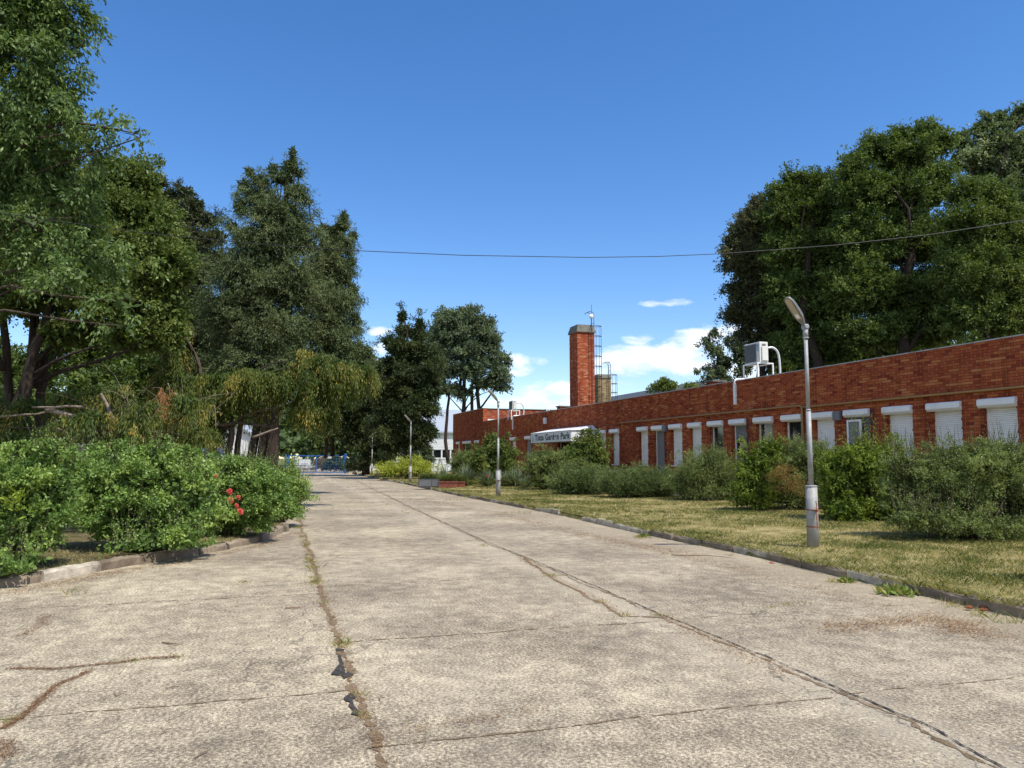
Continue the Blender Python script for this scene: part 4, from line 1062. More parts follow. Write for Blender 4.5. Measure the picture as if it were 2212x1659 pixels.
# ================================================================== OVERHEAD CABLE
m_ = MB(); cps = [(-60, 450), (0, 460), (300, 502), (560, 527), (760, 541), (1000, 551.5), (1270, 556), (1420, 554), (1560, 548), (1800, 530), (2000, 508), (2212, 476), (2330, 455)]
m_.tube([P(x_, y_, 13.5) for x_, y_ in cps], .0065, 6); cb = m_.build('overhead_cable', M['black']); tag(cb, 'single thin black cable sagging across the whole driveway', 'cable')

# ================================================================== WHITE HALL (far) AND SHED
YH = 100.0
hall = thing('white_hall', 'large white industrial hall with a band of dark windows, left of the brick building', 'building', (0, YH, 0))
def hx(x, y=960): return P(x, y, YH)[0]
def hz(y): return P(900, y, YH)[2]
m_ = MB(); x0, x1 = hx(800), hx(1150)
zb_ = hz(1014); m_.box((x0, 0, -.1), (x1, 30, hz(989.5))); m_.box((x0, .0, hz(972)), (x1, 30, hz(934)))
m_.build('wall', M['hallwhite'] if 'hallwhite' in M else M['whitepaint'], hall)
m_ = MB(); z0_, z1_ = hz(989.5), hz(972)
m_.box((x0, .12, z0_), (x1, 30, z1_)); m_.build('window_band', M['glass'], hall)
m_ = MB(); x_ = x0
while x_ < x1: m_.box((x_, -.02, z0_ + .01), (x_ + .18, .115, z1_ - .01)); x_ += hx(965.3) - hx(946.2)
m_.box((x0, -.06, z0_ - .14), (x1, -.021, z0_ + .05)); m_.build('window_frame', M['whitepaint'], hall)
m_ = MB(); z_ = hz(971)
while z_ < hz(936): m_.box((x0, -.03, z_), (x1, -.001, z_ + .28)); z_ += .31
m_.build('cladding', M['whitepaint'], hall)
m_ = MB(); m_.add([(x0, -.35, hz(932.5)), (x1, -.35, hz(932.5)), (x1, 9, hz(881) + .35), (x0, 9, hz(881) + .35), (x0, -.35, hz(936)), (x1, -.35, hz(936)), (x1, 9, hz(936)), (x0, 9, hz(936))], [(0, 1, 2, 3), (0, 4, 5, 1), (4, 7, 6, 5), (1, 5, 6, 2), (0, 3, 7, 4), (3, 2, 6, 7)])
m_.build('roof', M['hallroof'], hall)
m_ = MB(); p0_ = (hx(962), -1.6, 0); p1_ = (hx(951), -.05, hz(990)); m_.tube([p0_, p1_], .09, 6); m_.build('prop', M['kerb'], hall)
# gabled shed behind the left tree trunks
YS = 62.0
shed = thing('gabled_shed', 'white gabled shed with ribbed wall glimpsed between the left tree trunks', 'building', (0, YS, 0))
def sx(x): return P(x, 950, YS)[0]
def sz(y): return P(520, y, YS)[2]
xL, xM_, xR = sx(455), sx(510), sx(556)
m_ = MB(); zz = sz(948); zp_ = sz(919)
m_.add([(xL, 0, 0), (xR, 0, 0), (xR, 0, zz), (xM_, 0, zp_), (xL, 0, zz), (xL, 3.2, 0), (xR, 3.2, 0), (xR, 3.2, zz), (xM_, 3.2, zp_), (xL, 3.2, zz)], [(0, 1, 2, 3, 4), (9, 8, 7, 6, 5), (1, 6, 7, 2), (5, 0, 4, 9)])
m_.build('wall', M['whitepaint'], shed)
m_ = MB()
for (a_, b_) in (((xL - .3, zz - .12), (xM_, zp_ + .05)), ((xM_, zp_ + .05), (xR + .3, zz - .12))):
    m_.add([(a_[0], -.3, a_[1]), (b_[0], -.3, b_[1]), (b_[0], 3.4, b_[1]), (a_[0], 3.4, a_[1]), (a_[0], -.3, a_[1] + .12), (b_[0], -.3, b_[1] + .12), (b_[0], 3.4, b_[1] + .12), (a_[0], 3.4, a_[1] + .12)], [(0, 3, 2, 1), (4, 5, 6, 7), (0, 1, 5, 4), (2, 3, 7, 6), (1, 2, 6, 5), (0, 4, 7, 3)])
m_.build('roof', M['hallroof'], shed)
m_ = MB(); x_ = xL + .9
while x_ < xR - .3: m_.box((x_, -.07, .1), (x_ + .10, -.002, sz(951))); x_ += .22
m_.build('ribbed_door', M['signwhite'], shed)
# long low white building further left, seen in gaps
low = thing('long_shed', 'long low white shed glimpsed through gaps under the left trees', 'building', (0, 58, 0))
m_ = MB(); m_.box((P(20, 950, 58)[0], 0, 0), (P(440, 950, 58)[0], 8, P(300, 965, 58)[2])); m_.build('wall', M['whitepaint'], low)
m_ = MB(); m_.box((P(14, 950, 58)[0], -.4, P(300, 965, 58)[2]), (P(446, 950, 58)[0], 8.4, P(300, 958, 58)[2])); m_.build('roof', M['hallroof'], low)

# ================================================================== GATE AND THINGS BEYOND
YG = G(682, 1023)[1]
gt = thing('blue_gate', 'blue tubular steel gate closing the far end of the driveway', 'gate', (P(682, 1000, YG)[0], YG, 0), 0)
def gx(x, Y=YG): return P(x, 1000, Y)[0] - gt.location[0]
def gz(y, Y=YG): return P(682, y, Y)[2]
m_ = MB(); q = .055
m_.box((gx(622), -q, .08), (gx(622) + 2 * q, q, gz(983.5))); m_.box((gx(742), -q, .08), (gx(742) + 2 * q, q, gz(983.5)))
m_.box((gx(682), -q, .08 + 2 * q), (gx(682) + 2 * q * .8, q, gz(983.5) - 2 * q))
m_.box((gx(622) + 2 * q, -q, .08), (gx(742), q - .002, .08 + 1.6 * q)); m_.box((gx(622) + 2 * q, -q, gz(983.5) - 1.8 * q), (gx(742), q - .002, gz(983.5)))
m_.build('gate_frame', M['bluepaint'], gt)
m_ = MB(); z_ = .3
while z_ < gz(985): m_.tube([(gx(622) + .1, 0, z_), (gx(742), 0, z_)], .008, 4); z_ += .16
x_ = gx(622) + .3
while x_ < gx(741): m_.tube([(x_, .01, .15), (x_, .01, gz(984) - .1)], .006, 4); x_ += .3
m_.build('mesh_panel', M['bluepaint'], gt)
m_ = MB(); m_.box((gx(744), -.10, -.02), (gx(744) + .20, .10, gz(979.5))); m_.build('gate_post', M['bluepaint'], gt)
m_ = MB(); m_.box((gx(618) - .12, -.08, -.02), (gx(618) + .06, .08, gz(982))); m_.build('gate_post', M['bluepaint'], gt)
m_ = MB(); m_.box((gx(709), -q - .03, gz(990.3)), (gx(716), -q - .006, gz(986))); s_ = m_.build('sign_plate', M['signwhite'], gt)
m_ = MB(); m_.box((gx(709) + .04, -q - .034, gz(987.4)), (gx(716) - .04, -q - .031, gz(986.6))); m_.build('red_lettering', M['petal'], s_)
def board_sign(x0, x1, y0, y1, Y, label, marks):
    a_, b_ = P(x0, y1, Y), P(x1, y0, Y); t = thing('sign', label, 'sign', ((a_[0] + b_[0]) / 2, Y, 0)); w2 = (b_[0] - a_[0]) / 2
    m_ = MB(); m_.box((-w2, -.03, a_[2]), (w2, .03, b_[2])); bd = m_.build('sign_board', M['signwhite'], t)
    m_ = MB(); m_.box((-w2 * .8, .031, 0), (-w2 * .8 + .08, .11, b_[2] - .05)); m_.box((w2 * .8 - .08, .031, 0), (w2 * .8, .11, b_[2] - .05)); m_.build('post', M['galv'], t)
    m_ = MB(); h = b_[2] - a_[2]
    if marks == 'eye':
        n = 18; cz_ = a_[2] + h * .45; r = w2 * .62
        def ring(r0, r1, y):
            vs = []
            for i in range(n + 1): an = R(-50) + R(300) * i / n; vs += [(math.cos(an) * r0, y, cz_ + math.sin(an) * r0), (math.cos(an) * r1, y, cz_ + math.sin(an) * r1)]
            m_.add(vs, [(2 * i, 2 * i + 1, 2 * i + 3, 2 * i + 2) for i in range(n)])
        ring(r * .72, r, -.034); ring(0, r * .42, -.035)
        for z_ in (.80, .88): m_.box((-w2 * .6, -.033, a_[2] + h * z_), (w2 * .6, -.0305, a_[2] + h * (z_ + .035)))
    else:
        for i in range(9): m_.box((-w2 * .65 + i * w2 * .14, -.033, a_[2] + h * .16), (-w2 * .65 + i * w2 * .14 + w2 * .09, -.0305, a_[2] + h * .30))
    m_.build('sign_marks', M['grey'], bd)
board_sign(630.5, 643.5, 986.5, 1004, 88, 'tall white sign with round black emblem behind the gate', 'eye')
board_sign(646, 670.5, 992.5, 1005, 90, 'wide white board beside the round emblem sign behind the gate', 'line')
m_ = MB()
for i in range(160):
    x_, y_ = random.uniform(624, 686), random.gauss(1007, 1.6); p = P(x_, y_, 96 + random.uniform(-2, 2)); p[2] = max(.02, p[2] * .6)
    pebble(m_, (p[0], p[1], p[2] - .1), random.uniform(.12, .5), 500 + i)
tag(m_.build('rubble', M['stone']), 'low heap of pale rubble in the yard beyond the gate', 'rubble', kind='stuff')

# far fence of thin wires and posts either side of the gate
fc = thing('wire_fence', 'thin wire fence with slim posts running left behind the gate', 'fence', (0, 86, 0))
m_ = MB(); xs = [P(x_, 1000, 86)[0] for x_ in range(300, 622, 30)]
for x_ in xs: m_.tube([(x_, 0, 0), (x_, 0, 2.0)], .03, 5)
m_.build('post', M['galv'], fc)
m_ = MB()
for z_ in (.3, .7, 1.1, 1.5, 1.9): m_.tube([(xs[0], -.04, z_), (xs[-1], -.04, z_)], .01, 4)
m_.build('wire', M['galv'], fc)

# ================================================================== PLANTERS
def sheet_planter(x0, x1, y0, y1, Y, label):
    a_, b_ = P(x0, y1, Y), P(x1, y0, Y); w2 = (b_[0] - a_[0]) / 2; z0_ = max(.12, a_[2]); h = b_[2] - z0_; d = .55
    t = thing('graphite_planter', label, 'planter', ((a_[0] + b_[0]) / 2, Y, z0_))
    m_ = MB(); th = .05
    m_.box((-w2, 0, 0), (w2, th, h)); m_.box((-w2, d - th, 0), (w2, d, h)); m_.box((-w2, th, 0), (-w2 + th, d - th, h)); m_.box((w2 - th, th, 0), (w2, d - th, h))
    bx = m_.build('box', M['planter'], t)
    m_ = MB(); m_.box((-w2 + .06, -.014, .06), (-.0 + .25 * w2, -.001, h - .07)); m_.box((.25 * w2 + .05, -.014, .06), (w2 - .06, -.001, h - .07)); m_.build('front_panel', M['panelgrey'], bx)
    m_ = MB(); m_.box((-w2 + th, th, h * .6), (w2 - th, d - th, h - .06)); m_.build('soil', M['bed'], t)
    n = 1800; p = np.stack([rng.uniform(-w2 + .1, w2 - .1, n), rng.uniform(.1, d - .1, n), np.full(n, h - .06)], 1)
    quads_object('lavender', *blades(p, .34, .012, 0, .6, .45), M['lf_privet'], t)
M['panelgrey'] = simple('grey panel', (.135, .14, .15), .5, var=.15)
def trough(x0, x1, y0, y1, Y, label, dense=2200):
    a_, b_ = P(x0, y1, Y), P(x1, y0, Y); w2 = (b_[0] - a_[0]) / 2; z0_ = .13; h = max(.25, b_[2] - z0_); d = .42
    t = thing('terracotta_trough', label, 'planter', ((a_[0] + b_[0]) / 2, Y, z0_), 0, 'reddish flower troughs')
    m_ = MB(); k_ = .84
    def ringv(w_, dd, z): return [(-w_, d / 2 - dd, z), (w_, d / 2 - dd, z), (w_, d / 2 + dd, z), (-w_, d / 2 + dd, z)]
    vs = ringv(w2 * k_, d / 2 * k_, 0) + ringv(w2 * .97, d / 2 * .95, h * .84) + ringv(w2 * 1.0, d / 2 + .02, h * .84) + ringv(w2 * 1.0, d / 2 + .02, h) + ringv(w2 * .93, d / 2 * .84, h) + ringv(w2 * .9, d / 2 * .8, h * .75)
    fs = [(3, 2, 1, 0)]
    for l in range(5):
        for i in range(4): fs.append((l * 4 + i, l * 4 + (i + 1) % 4, (l + 1) * 4 + (i + 1) % 4, (l + 1) * 4 + i))
    fs.append((20, 21, 22, 23)); m_.add(vs, fs); m_.build('pot', M['terracotta'], t)
    m_ = MB(); m_.box((-w2 * .9, d / 2 - d * .38, h * .76), (w2 * .9, d / 2 + d * .38, h * .9)); m_.build('soil', M['bed'], t)
    p = np.stack([rng.uniform(-w2 * .85, w2 * .85, dense), rng.uniform(.06, d - .06, dense), np.full(dense, h * .88)], 1)
    quads_object('lavender', *blades(p, .42, .012, .1, .7, .7), M['lf_privet'], t)
YP = G(948, 1054, .13)[1]
sheet_planter(903, 948, 1034.5, 1053, YP + .9, 'low graphite grey panelled planter at the kerb left of the terracotta trough')
trough(947.5, 988, 1039.5, 1054, YP, 'longer terracotta trough of grey lavender, at the kerb right of the graphite planter')
trough(986, 1004, 1040, 1051, YP + .8, 'small terracotta trough half hidden behind the longer one', 900)

# yuccas
def yucca(x, y, Y, h, n, label, wide=.5):
    c = P(x, y, Y); c[2] = .15; t = thing('yucca', label, 'yucca', tuple(c), group='spiky yuccas before the brick wall')
    nb_ = n; az = rng.uniform(0, 2 * math.pi, nb_); el = rng.uniform(R(18), R(86), nb_)
    d = np.stack([np.cos(az) * np.cos(el), np.sin(az) * np.cos(el), np.sin(el)], 1)
    base = rng.normal(size=(nb_, 3)) * wide * .22; base[:, 2] = rng.uniform(0, .12, nb_)
    Ln = h * rng.uniform(.65, 1.15, nb_)[:, None]
    s = unit(np.cross(d, [0, 0, 1.0])); dr_ = np.array([0, 0, -1.0]) * (Ln * .16 * np.cos(el)[:, None])
    wv = .017
    Q = np.stack([base - s * wv * .7, base + s * wv * .7, base + d * Ln * .5 + s * wv, base + d * Ln + dr_, base + d * Ln * .5 - s * wv], 1)
    quads_object('blades', Q, rng.uniform(.1, .85, nb_) + (np.sin(el) < .45) * .12, M['lf_yucca'], t)
    m_ = MB(); m_.tube([(0, 0, 0), (.02, 0, .14)], [.06, .04], 7); m_.build('stem', M['bark'], t)
    return t
for (x_, y_, sc_, h_, n_, lb) in [(957, 1038, 42.5, 1.0, 260, 'yucca directly behind the terracotta troughs'), (1006, 1044, 41.5, 1.1, 330, 'largest yucca, between the small trough and the second lamp'), (1052, 1046, 40.5, .85, 220, 'yucca showing just left of the second lamp'), (1092, 1046, 40, .85, 240, 'yucca just right of the second lamp'), (1116, 1044, 39.5, 1.0, 240, 'tall narrow yucca between lamp and dark shrub'), (1138, 1046, 38.5, .6, 160, 'small low yucca at the foot of the dark shrub')]:
    yucca(x_, y_, sc_, h_, n_, lb)
# canna-like flower near the second lamp
c = P(1053, 1030, 33.6); fl_ = thing('garden_flower', 'single red and yellow flower left of the second lamp', 'flower', (c[0], c[1], .15))
m_ = MB(); m_.tube([(0, 0, 0), (.02, 0, .35), (0, 0, .66)], .009, 5); m_.build('stem', M['lf_weed'], fl_)
def bloom(mb, c, r, seed):
    rs = random.Random(seed)
    for ring_ in range(4):
        n = 5 + ring_; rr = r * (.3 + .23 * ring_)
        for i in range(n):
            a = 2 * math.pi * (i + .5 * ring_) / n + rs.uniform(-.2, .2); z = r * (.55 - .2 * ring_)
            ca, sa = math.cos(a), math.sin(a); wv = rr * .75
            cc = np.array(c)
            pts = [(0, 0, z * .2), (ca * rr * .7 - sa * wv * .6, sa * rr * .7 + ca * wv * .6, z), (ca * rr * 1.1, sa * rr * 1.1, z + rr * .35), (ca * rr * .7 + sa * wv * .6, sa * rr * .7 - ca * wv * .6, z)]
            mb.add([tuple(cc + np.array(p)) for p in pts], [(0, 1, 2, 3)])
m_ = MB(); bloom(m_, (0, 0, .68), .10, 5); m_.build('petals', M['petal'], fl_)

# ================================================================== SHRUBS ON THE RIGHT
GS = 'shrubs in the bed along the brick building'
def gY(x, y, z=.15): return G(x, y, z)[1]
Yb1 = gY(2080, 1172) + .9
shrub('privet_shrub', 'huge fine leaved grey green shrub at the right edge of the photo', 'shrub',
      wl([(2120, 1040, 125, 80), (2020, 1030, 75, 70), (2200, 1050, 90, 85), (2050, 1090, 85, 60), (2170, 1110, 90, 55), (2290, 1060, 90, 90), (1985, 1060, 60, 60), (2080, 1000, 60, 45), (1990, 1110, 55, 40), (2080, 1135, 90, 34), (2190, 1150, 90, 34), (1950, 1010, 40, 40), (2180, 985, 50, 34), (1975, 1120, 55, 34, -.5), (2060, 1130, 80, 36, -.6), (2170, 1140, 90, 36, -.6), (1945, 1070, 36, 50)], Yb1, kd=.7),
      220000, .031, .018, 'lf_privet', G(2110, 1165, .15), GS, sh=(420, .42, .034, .018, 16, .45), tw=.14, sub=.20, per=10, core=.2, nstem=30, nsub=620)
Yb2 = gY(1870, 1128) + .7
shrub('leafy_shrub', 'bright yellow green broad leaved shrub right of the nearest lamp', 'shrub',
      wl([(1870, 1010, 75, 55), (1830, 1050, 60, 60), (1910, 1030, 55, 60), (1870, 1080, 85, 45), (1930, 985, 30, 35), (1800, 1030, 35, 50), (1850, 975, 35, 25), (1830, 1105, 66, 30, -.3), (1910, 1100, 60, 36, -.3)], Yb2, kd=.7),
      46000, .062, .034, 'lf_bright', G(1865, 1122, .15), GS, sh=(110, .7, .065, .034, 14, .45), tw=.2, sub=.25, per=9, core=.25, nstem=22, nsub=260, spike=.25)
Yb3 = gY(1700, 1106) + .8
shrub('privet_shrub', 'fine leaved shrub behind the nearest lamp pole with dull top', 'shrub',
      wl([(1730, 1010, 50, 52), (1690, 1030, 50, 58), (1760, 1030, 48, 60), (1800, 1075, 40, 36), (1720, 1070, 70, 35), (1680, 985, 34, 34), (1740, 975, 50, 26), (1790, 1000, 34, 40), (1780, 1060, 40, 40)], Yb3, kd=.7),
      95000, .033, .018, 'lf_privet', G(1720, 1102, .15), GS, sh=(110, .35, .03, .015, 12, .35), tw=.13, sub=.24, per=10, core=.25, nstem=20, nsub=500)
shrub('leafy_shrub', 'yellow green broad leaved shrub left of the nearest lamp', 'shrub',
      wl([(1640, 1000, 42, 45), (1618, 1040, 34, 52), (1605, 1075, 24, 24), (1655, 1040, 35, 55), (1640, 1075, 40, 30), (1668, 968, 30, 22)], Yb3 - .1, kd=.8),
      22000, .055, .03, 'lf_bright', G(1640, 1102, .15), GS, sh=(40, .5, .06, .03, 12, .45), tw=.2, sub=.25, per=9, core=.22, nstem=16, nsub=110, spike=.25)
shrub('red_tinged_shrub', 'low shrub with reddish young leaves just left of the nearest lamp pole', 'shrub',
      wl([(1706, 1030, 26, 15), (1680, 1050, 20, 14), (1716, 1058, 18, 14)], Yb3 - 1.1, kd=.8), 5200, .034, .018, 'lf_red', G(1703, 1100, .15), GS, tw=.2, sub=.5, per=8, core=.0, nstem=10, spike=.4, shell=(.2, 1.1))
Yb4 = gY(1525, 1084) + .8
shrub('privet_shrub', 'rounded fine leaved shrub between the junipers and the yellow green shrub', 'shrub',
      wl([(1520, 1020, 62, 50), (1490, 1045, 45, 40), (1562, 1040, 48, 48), (1580, 1065, 30, 26), (1525, 1062, 76, 30), (1540, 990, 35, 28)], Yb4, kd=.8),
      60000, .036, .019, 'lf_privet', G(1525, 1082, .15), GS, sh=(90, .4, .036, .018, 12, .3), tw=.16, sub=.26, per=10, core=.25, nstem=20, nsub=420)
Yj1 = gY(1380, 1077) + .9
shrub('spreading_juniper', 'wide grey green juniper mound between the door and the rounded shrub', 'juniper',
      wl([(1380, 1048, 75, 28), (1335, 1050, 45, 24), (1430, 1052, 40, 26), (1380, 1035, 50, 20)], Yj1, kd=.9),
      60000, .075, .015, 'lf_juniper', G(1380, 1074, .15), 'low juniper mounds', tw=.4, sub=.3, per=12, core=.3, up=.7, spread=.0, flat=.6, nsub=260)
Yj2 = gY(1255, 1070) + .9
shrub('spreading_juniper', 'smaller juniper mound below the awning end, left of the wide one', 'juniper',
      wl([(1255, 1040, 50, 30), (1225, 1048, 30, 22), (1290, 1045, 30, 25)], Yj2, kd=.9),
      26000, .095, .018, 'lf_juniper', G(1255, 1067, .15), 'low juniper mounds', tw=.45, sub=.3, per=12, core=.3, up=.7, spread=.0, flat=.6, nsub=180)
M['lf_mid'] = leaf_mat('mid green leaves', [(0, (.035, .055, .014)), (.5, (.080, .110, .026)), (.9, (.17, .19, .055)), (1, (.22, .20, .08))])
def gb(x, Y): p = P(x, 1050, Y); return (p[0], p[1], .15)
shrub('leafy_shrub', 'tall broad leaved shrub hiding the right end of the awning', 'shrub',
      wl([(1278, 966, 30, 26), (1248, 988, 36, 26), (1290, 992, 30, 34), (1255, 1015, 50, 28), (1280, 948, 14, 12)], 37.0, kd=.9),
      30000, .085, .05, 'lf_mid', gb(1262, 37), GS, sh=(60, .5, .08, .045, 10, .3), tw=.25, sub=.28, per=9, core=.22, nstem=18, nsub=130, spike=.25)
shrub('privet_shrub', 'dark fine leaved shrub below the name board', 'shrub',
      wl([(1175, 990, 38, 22), (1165, 1010, 36, 34), (1195, 1010, 34, 34), (1180, 1040, 50, 20)], 36.0, kd=.9),
      32000, .055, .03, 'lf_privet', gb(1178, 36), GS, sh=(60, .4, .05, .028, 10, .2), tw=.2, sub=.26, per=10, core=.3, nstem=16, nsub=150, spike=.25)
shrub('leafy_shrub', 'broad leaved shrub directly behind the second lamp', 'shrub',
      wl([(1078, 962, 30, 20), (1048, 980, 30, 22), (1095, 985, 24, 26), (1075, 1005, 42, 26), (1035, 1000, 24, 20), (1060, 950, 14, 12)], 44.0, kd=.9),
      26000, .09, .055, 'lf_mid', gb(1075, 44), GS, sh=(50, .6, .08, .05, 10, .35), tw=.28, sub=.28, per=9, core=.25, nstem=16, nsub=110, spike=.25)
shrub('privet_shrub', 'fine leaved shrub at the far corner of the brick building', 'shrub',
      wl([(1005, 990, 26, 20), (990, 1005, 20, 20), (1020, 1005, 26, 22)], 48.0, kd=.9),
      22000, .06, .032, 'lf_privet', gb(1005, 48), GS, tw=.2, sub=.28, per=10, core=.3, nstem=12, nsub=200)
shrub('golden_juniper', 'low golden green juniper beneath the dark conifer near the third lamp', 'juniper',
      wl([(880, 1012, 40, 9), (845, 1018, 28, 7), (910, 1017, 26, 8), (885, 1004, 24, 8)], 56.0, kd=.9),
      15000, .17, .035, 'lf_gold', (P(880, 1010, 56)[0], 56, .15), None, tw=.6, sub=.3, per=10, core=.3, up=.35, spread=0, nsub=160)
shrub('leafy_shrub', 'small rounded light shrub beside the third lamp, before the white hall', 'shrub',
      wl([(905, 975, 26, 18), (890, 985, 18, 14), (920, 988, 16, 14)], 60.0, kd=.9),
      9000, .12, .07, 'lf_round', (P(903, 1000, 60)[0], 60, .15), GS, tw=.3, sub=.3, per=8, core=.1, nstem=14, nsub=120)
shrub('flowering_shrub', 'shrub with creamy white flower heads right of the blue gate', 'shrub',
      wl([(768, 998, 20, 12), (756, 1008, 14, 10), (780, 1008, 14, 10)], 70.0, kd=.9),
      9000, .12, .07, 'lf_lime', (P(768, 1020, 70)[0], 70, .12), None, tw=.3, sub=.3, per=8, core=.25, nstem=10, nsub=140)

shrub('leafy_shrub', 'shrub just beyond the right edge of the photo, its shadow falling on the lawn', 'shrub',
      [(np.array([7.02, 9.0, .85]), (.45, .4, .5)), (np.array([7.5, 9.1, .6]), (.5, .4, .45))], 6000, .06, .035, 'lf_bright', (7.2, 9.0, .12), GS, tw=.25, sub=.3, per=9, core=.2, nstem=8)
# ================================================================== ROSES AND SHRUBS ON THE LEFT
GL = 'rose bushes behind the left kerb'
def rbase(x, y): return G(x, y, .15)
Yr1 = 10.6
shrub('rose_bush', 'nearest rose bush at the left edge, leaning over the kerb', 'rose bush',
      wl([(30, 1070, 95, 75), (-60, 1090, 80, 90), (85, 1110, 55, 50), (20, 1150, 80, 60), (90, 1170, 34, 28), (-20, 1210, 60, 45), (12, 1232, 40, 32, -.8), (-5, 1248, 34, 30, -.9), (60, 1030, 50, 50), (60, 1215, 40, 22, -.5), (95, 990, 26, 30), (150, 1010, 22, 22)], Yr1, kd=.55),
      40000, .058, .032, 'lf_rose', (P(20, 1200, Yr1)[0], Yr1, .15), GL, sh=(110, .45, .045, .024, 16, .35), tw=.2, sub=.24, per=11, core=.06, nstem=26, nsub=170, spread=.5, spike=.38)
Yr2 = 12.6
shrub('rose_bush', 'widest and tallest rose bush of the row with pale fresh leaves', 'rose bush',
      wl([(300, 1030, 95, 60), (210, 1060, 60, 60), (370, 1050, 70, 60), (300, 1100, 110, 55), (262, 1125, 46, 42), (380, 1120, 75, 50), (330, 1165, 60, 28, -.4), (345, 992, 32, 26), (430, 1068, 40, 46), (275, 1180, 22, 16, -.8), (400, 1165, 40, 22, -.5)], Yr2, kd=.6),
      60000, .060, .034, 'lf_rose', (P(310, 1190, Yr2)[0], Yr2, .17), GL, sh=(170, .5, .046, .026, 16, .35), tw=.22, sub=.22, per=11, core=.06, nstem=34, nsub=250, spread=.5, spike=.38)
Yr3 = 14.8
r3l = wl([(480, 1050, 70, 55), (440, 1090, 50, 50), (530, 1080, 65, 55), (490, 1120, 75, 40), (520, 1034, 46, 34), (560, 1066, 42, 44)], Yr3, kd=.6)
r3 = shrub('rose_bush', 'rose bush with coral red blooms in the middle of the row', 'rose bush', r3l,
      44000, .060, .033, 'lf_rose', (P(500, 1150, Yr3)[0], Yr3, .17), GL, sh=(120, .45, .046, .025, 14, .25), tw=.22, sub=.22, per=11, core=.06, nstem=26, nsub=190, spread=.5, spike=.38)
for i, (x_, y_) in enumerate([(496, 1061), (499, 1079), (515, 1073), (511, 1091), (519, 1104), (466, 1028)]):
    m_ = MB(); r_ = .052 if i in (0, 1, 4) else .034
    Yf = Yr3 - 1.25 if i < 5 else Yr3 - 1.2
    c = P(x_, y_, Yf); bloom(m_, (0, 0, 0), r_, 90 + i); bloom(m_, (0.01, -.03, -.02), r_ * .8, 190 + i)
    o = m_.build('rose_bloom', M['petal'], r3); o.location = tuple(c - np.array(r3.location)); o.rotation_euler = (R(55), 0, R(10 * i))
Yr4 = 18.3
shrub('rose_bush', 'last rose bush of the row, with arching shoots over the driveway', 'rose bush',
      wl([(600, 1060, 45, 50), (570, 1085, 35, 45), (625, 1090, 32, 32), (600, 1105, 45, 28), (640, 1065, 22, 18), (560, 1040, 40, 35)], Yr4, kd=.8),
      44000, .056, .030, 'lf_rose', (P(600, 1125, Yr4)[0], Yr4, .17), GL, sh=(130, .7, .05, .026, 16, .2), tw=.26, sub=.26, per=11, core=.14, nstem=24, nsub=200, spread=.5, spike=.3)
# broad weed leaves near the left edge
c = P(30, 1085, 10.0); t = thing('young_tree_shoot', 'pale yellow green broad leaved shoot among the nearest rose leaves', 'plant', (c[0], c[1], .14))
n = 44; zc = c[2] - .14; off = rng.normal(size=(n, 3)) * .07; off[:, 2] += rng.uniform(zc - .1, zc + .05, n); d = rand_unit(n); d[:, 2] = np.abs(d[:, 2]); d = unit(d)
quads_object('leaves', leaf_quads(off, d, .15, .05, up=.6), rng.uniform(.6, .9, n), M['lf_bright'], t)
m_ = MB(); m_.tube([(-.1, .7, 0), (-.05, .45, zc * .6), (0, 0, zc)], [.008, .007, .004], 5); m_.build('stem', M['lf_weed'], t)

# ================================================================== TREES ON THE LEFT
def tb(x, Y, z=.15): p = P(x, 1000, Y); return (p[0], p[1], z)
# near silver green tree hanging in from the top left
Y1 = 14.5
T1 = wl([(20, 30, 120, 85, 0), (120, 60, 75, 60, .3), (60, 130, 105, 65, -.3), (150, 110, 35, 40), (20, 220, 110, 70), (110, 205, 55, 50), (150, 275, 65, 32), (225, 275, 50, 26), (300, 298, 40, 22), (60, 300, 95, 50), (40, 390, 120, 60, .6), (170, 420, 75, 50, .4), (200, 330, 50, 30, .4),
         (90, 500, 120, 55, .4), (230, 560, 90, 45, .6), (120, 590, 90, 40), (250, 650, 60, 28), (270, 705, 40, 18), (-120, 100, 120, 150), (-120, 400, 120, 150), (-60, -90, 160, 90), (100, -60, 90, 70)], Y1, kd=.8)
def bigtree(*a, nb=60, **kw): return tree(*a, nsub=nb, **kw)
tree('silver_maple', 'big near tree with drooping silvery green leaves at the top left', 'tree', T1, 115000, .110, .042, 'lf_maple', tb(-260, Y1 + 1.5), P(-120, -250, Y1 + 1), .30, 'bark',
     nsub=150, tw=.38, sub=.21, per=9, droop=.5, core=.02, flat=.9, shell=(.3, 1.08), ncl=560, spike=.28, rfrac=.16,
     trunks=[(P(-120, 330, Y1), P(150, 265, Y1), .06, .03), (P(-100, 520, Y1), P(160, 470, Y1 + .3), .04, .015), (P(150, 265, Y1), P(300, 290, Y1), .03, .01)])
Y2 = 23.0
T2 = wl([(60, 340, 120, 80), (250, 380, 75, 55), (310, 400, 40, 50), (320, 470, 60, 60), (200, 450, 130, 70), (40, 480, 120, 80), (140, 560, 150, 70), (330, 560, 70, 70), (60, 640, 110, 55), (240, 640, 110, 60), (360, 650, 45, 70), (150, 720, 80, 40), (300, 730, 80, 45), (380, 720, 25, 50), (-100, 500, 120, 200), (400, 590, 25, 40)], Y2, kd=.9)
